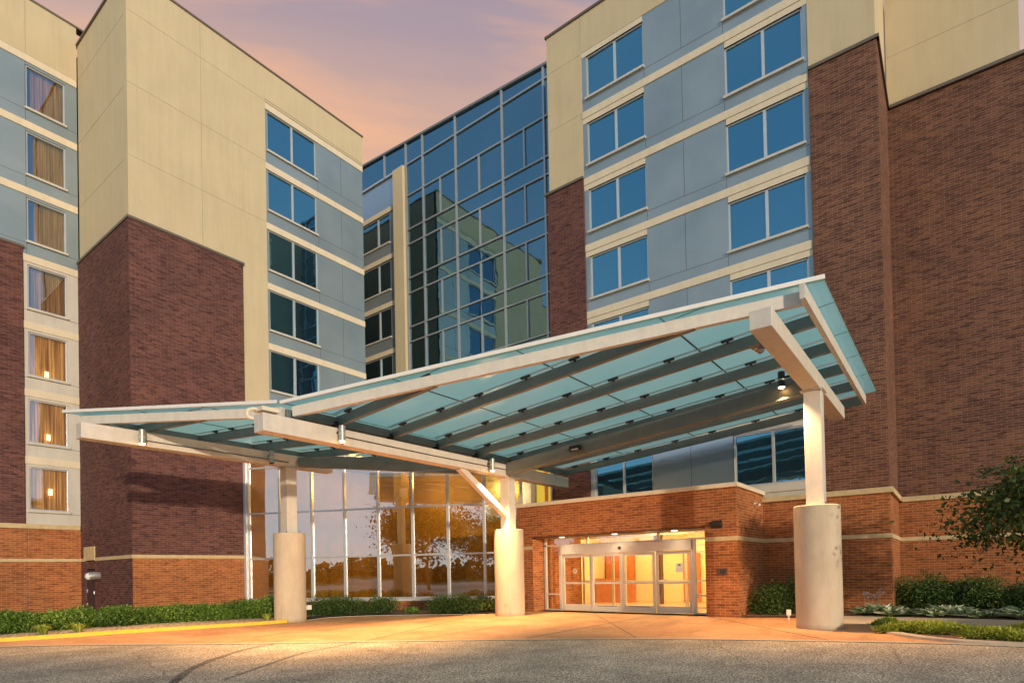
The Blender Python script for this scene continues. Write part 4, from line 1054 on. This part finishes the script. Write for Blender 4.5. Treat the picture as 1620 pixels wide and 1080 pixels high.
shrub('round_shrub', [(20.25, 4.75, .75, .62, 1.12), (20.9, 4.35, .8, .7, 1.20)], 'round dark green bush between the entrance block and the right column', n=6500, size=.06, mat='leaf_boxwood')
for (x, y, h, s_) in ((23.3, .9, 1.22, 'left third, against the pier corner'), (23.5, -.6, 1.18, 'middle third'), (23.6, -2.0, 1.02, 'right third, lower')):
    shrub('hedge_shrub', [(x, y, .8, .95, h*.95), (x+.8, y+.1, .7, .9, h*.97)], 'wide dark hedge shrub under the far right brick wall, ' + s_, n=5000, size=.06, mat='leaf_boxwood', group='dark hedge shrubs at the right wall')
# spreading junipers
def juniper(c, rx, ry, h, label, rot=0):
    o = empty('juniper', (c[0], c[1], .05), label, 'shrub', 'spreading junipers by the drive')
    n = int(9000*rx*ry)+2500
    a = rng.uniform(0, 2*math.pi, n); rr = np.sqrt(rng.uniform(0, 1, n))
    lob = .78+.22*np.sin(a*5+c[0]*3)
    px, py = rr*np.cos(a)*rx*lob, rr*np.sin(a)*ry*lob
    cr, sr = math.cos(rot), math.sin(rot)
    P_ = np.stack([c[0]+px*cr-py*sr, c[1]+px*sr+py*cr, .05+h*(1-rr**2.4)*rng.uniform(.25, 1.05, n)+.02], 1)
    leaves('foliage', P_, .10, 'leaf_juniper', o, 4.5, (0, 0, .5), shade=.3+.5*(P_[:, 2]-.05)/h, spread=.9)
    m = MB()
    for k in range(10):
        t_ = k*.63; m.tube([(c[0], c[1], .05), (c[0]+math.cos(t_)*rx*.7, c[1]+math.sin(t_)*rx*.7*ry/rx, .10)], [.02, .006], 5)
    m.build('stem', 'bark', o)
juniper((16.1, .55), .55, 1.15, .17, 'yellow-green spreading juniper right beside the right column base', R(12))
juniper((15.35, -.65), .48, .75, .14, 'flat juniper at the kerb, in front of the mulch', R(-5))
juniper((17.0, 1.35), .28, .35, .14, 'small dark juniper sprig touching the right column base')
juniper((16.75, -1.9), .55, 1.15, .22, 'bright green juniper at the right edge, behind the kerb', 0)
juniper((16.9, -3.4), .6, .9, .22, 'juniper mound cut by the right picture edge', 0)
# hostas: variegated strap leaves in rosettes
def hosta(x, y, s_, label):
    o = empty('hosta', (x, y, .05), label, 'plant', 'variegated hostas along the sidewalk')
    m = MB(); sh = []
    for k in range(70):
        a = rng.uniform(0, 6.28); L_ = s_*rng.uniform(.14, .28); el = rng.uniform(.35, 1.1); w_ = L_*.20
        d = Vector((math.cos(a)*math.cos(el), math.sin(a)*math.cos(el), math.sin(el))); sd = Vector((-math.sin(a), math.cos(a), 0))
        b0 = Vector((x, y, .05)) + Vector((rng.uniform(-.06, .06), rng.uniform(-.06, .06), 0))
        c1 = b0 + d*L_*.55; c2 = b0 + d*L_ + Vector((math.cos(a), math.sin(a), -.9))*L_*.25
        m.poly([b0, c1-sd*w_, c2], k % 3); m.poly([b0, c2, c1+sd*w_], (k+1) % 3)
    me = m.build('foliage', ['leaf_hosta'], o); me.data.polygons.foreach_set('material_index', [0]*len(m.f))
    at_ = me.data.attributes.new('shade', 'FLOAT', 'FACE'); at_.data.foreach_set('value', [float(rng.uniform(0, 1)) for _ in m.f])
hs = ['first, nearest the pier', 'second from the pier', 'third from the pier', 'fourth from the pier', 'below the pier corner', 'right of the pier corner', 'in front of the hedge, left part', 'in front of the hedge, centre-left', 'in front of the hedge, centre', 'in front of the hedge, centre-right', 'in front of the hedge, right part', 'beside the last hedge shrub', 'at the right picture edge', 'just outside the last in the row']
for i in range(13):
    hosta(20.85+.16*math.sin(i*2.1), 2.25-.33*i, 1.75+.3*math.sin(i*1.3), 'striped hosta behind the sidewalk, ' + hs[i])
t = empty('flower_stalks', (21.3, 2.1, .05), 'faded pinkish flower stalks against the brick pier', 'plant')
m = MB(); fp = []
for k in range(6):
    a = (21.25+.05*k, 2.3-.07*k, .05); b = (a[0]+rng.uniform(-.1, .1), a[1]+rng.uniform(-.15, .15), .55+.1*rng.uniform(0, 2)); m.tube([a, b], [.008, .005], 5)
    fp.append(blob_pts(60, b, (.07, .07, .10), .2, False))
m.build('stem', 'twig', t); leaves('petals', np.vstack(fp), .05, 'petal', t)
# day lilies: arching blades
def lily(x, y, s_, label):
    o = empty('day_lily', (x, y, .08), label, 'plant', 'grassy lily tufts in the gravel')
    m = MB()
    for k in range(70):
        a = rng.uniform(0, 6.28); L_ = s_*rng.uniform(.6, 1.1); q = Vector((math.cos(a), math.sin(a), 0)); sd = Vector((-q.y, q.x, 0))*.014
        b0 = Vector((x, y, .08)) + q*rng.uniform(0, .1); e = rng.uniform(.25, .8)
        p1 = b0 + q*L_*e*.45 + Vector((0, 0, L_*.55)); p2 = b0 + q*L_*e + Vector((0, 0, L_*rng.uniform(.25, .6)))
        m.poly([b0-sd, b0+sd, p1+sd, p1-sd]); m.poly([p1-sd, p1+sd, p2])
    me = m.build('foliage', 'leaf_lily', o)
    at_ = me.data.attributes.new('shade', 'FLOAT', 'FACE'); at_.data.foreach_set('value', [float(rng.uniform(0, 1)) for _ in m.f])
lily(5.3, 20.9, .48, 'grassy yellow-green tuft in the gravel near the left edge'); lily(6.1, 20.7, .45, 'arching grassy tuft, right one of the left pair')
lily(4.1, 21.3, .36, 'bright lime tuft cut by the left picture edge'); lily(11.15, 19.25, .42, 'yellow-green tuft beside the left column base')

# trees
def tree(name, x, y, h, cr, label, n=9000, leafsz=.16, mat='leaf_back', trunk=.16, base=.3, multi=1, group=None, cz=None, seed=1, flat=1.):
    global rng
    rng = np.random.default_rng(seed)
    o = empty(name, (x, y, 0), label, 'tree', group)
    m = MB(); tips = []
    def branch(p, d, L_, r_, lv):
        q = p + d*L_; mid_ = p + d*L_*.5 + Vector(rng.normal(0, .04*L_, 3))
        m.tube([p, mid_, q], [r_, r_*.8, r_*.6], 7 if lv < 2 else 5, cap=lv > 0)
        if lv >= 3 or L_ < .25: tips.append((q, L_)); return
        k = 3 if lv else 5
        for i in range(k):
            a = Vector(rng.normal(size=3)); a = (a - d*a.dot(d)).normalized()
            nd = (d*rng.uniform(.55, .9) + a*rng.uniform(.5, .9) + Vector((0, 0, .12))).normalized()
            branch(q if i else mid_.lerp(q, .6), nd, L_*rng.uniform(.62, .82), r_*.58, lv+1)
        tips.append((q, L_))
    for k in range(multi):
        d = Vector((0, 0, 1)) if multi == 1 else Vector((rng.uniform(-.5, .5), rng.uniform(-.5, .5), 1)).normalized()
        branch(Vector((x, y, -.05)), d, h*base, trunk, 0)
    m.build('trunk', 'bark' if mat != 'leaf_tree' else 'twig', o, smooth=True)
    T = np.array([list(t_[0]) for t_ in tips])
    P_, Sh = [], []
    per = max(8, n//len(T))
    for q in T:
        rr = cr*rng.uniform(.12, .24)
        pts = q + rng.normal(size=(per, 3))*np.array([rr, rr, rr*.55*flat])
        P_.append(pts); Sh.append(np.full(per, rng.uniform(.15, .75)))
    leaves('crown', np.vstack(P_), leafsz, mat, o, 1.7, shade=np.concatenate(Sh))
    return o
tree('ornamental_tree', 16.9, -2.15, 5.7, 2.3, 'small branching tree with dark green leaves leaning in from the right edge', 26000, .115, 'leaf_tree', .05, .27, 6, seed=5, flat=.8)
# trees across the drive (seen in the lobby and tower glass)
bt = [(-21.5, 15.0, 12.5, 6.5, 'broad round tree'), (-70, 44, 8, 5, 'tall dense tree'), (-62, -6, 8, 4.5, 'wide low tree'), (-30, 4.5, 11.5, 6, 'largest tree'), (-66, 60, 8, 5, 'slim tree'), (-78, -26, 9, 6, 'far oak')]
for i, (x, y, h, cr, s_) in enumerate(bt):
    tree('shade_tree', x, y, h, cr, ['big round tree mirrored in the middle bays of the lobby glass', 'small distant tree across the drive beyond the big mirrored one', 'low distant tree across the drive, towards the road', 'second large tree mirrored in the lobby glass by the centre column', 'slim distant tree mirrored towards the left lobby bays', 'farthest distant tree across the drive, near the woods'][i], 15000 if i in (0, 3) else 5000, .30, 'leaf_back', .22, .28, 1, 'trees across the drive', seed=20+i)
# far woods ring opposite the hotel
P_ = []
for k in range(150):
    a = R(100 + k*1.45); rr_ = rng.uniform(95, 125); x, y = rr_*math.cos(a), rr_*math.sin(a)
    P_.append(blob_pts(110, (x, y, 0), (7, 7, rng.uniform(3.2, 5.5)), .5))
o = leaves('far_woods', np.vstack(P_), 1.6, 'leaf_back', None, 1.3); o['kind'] = 'stuff'
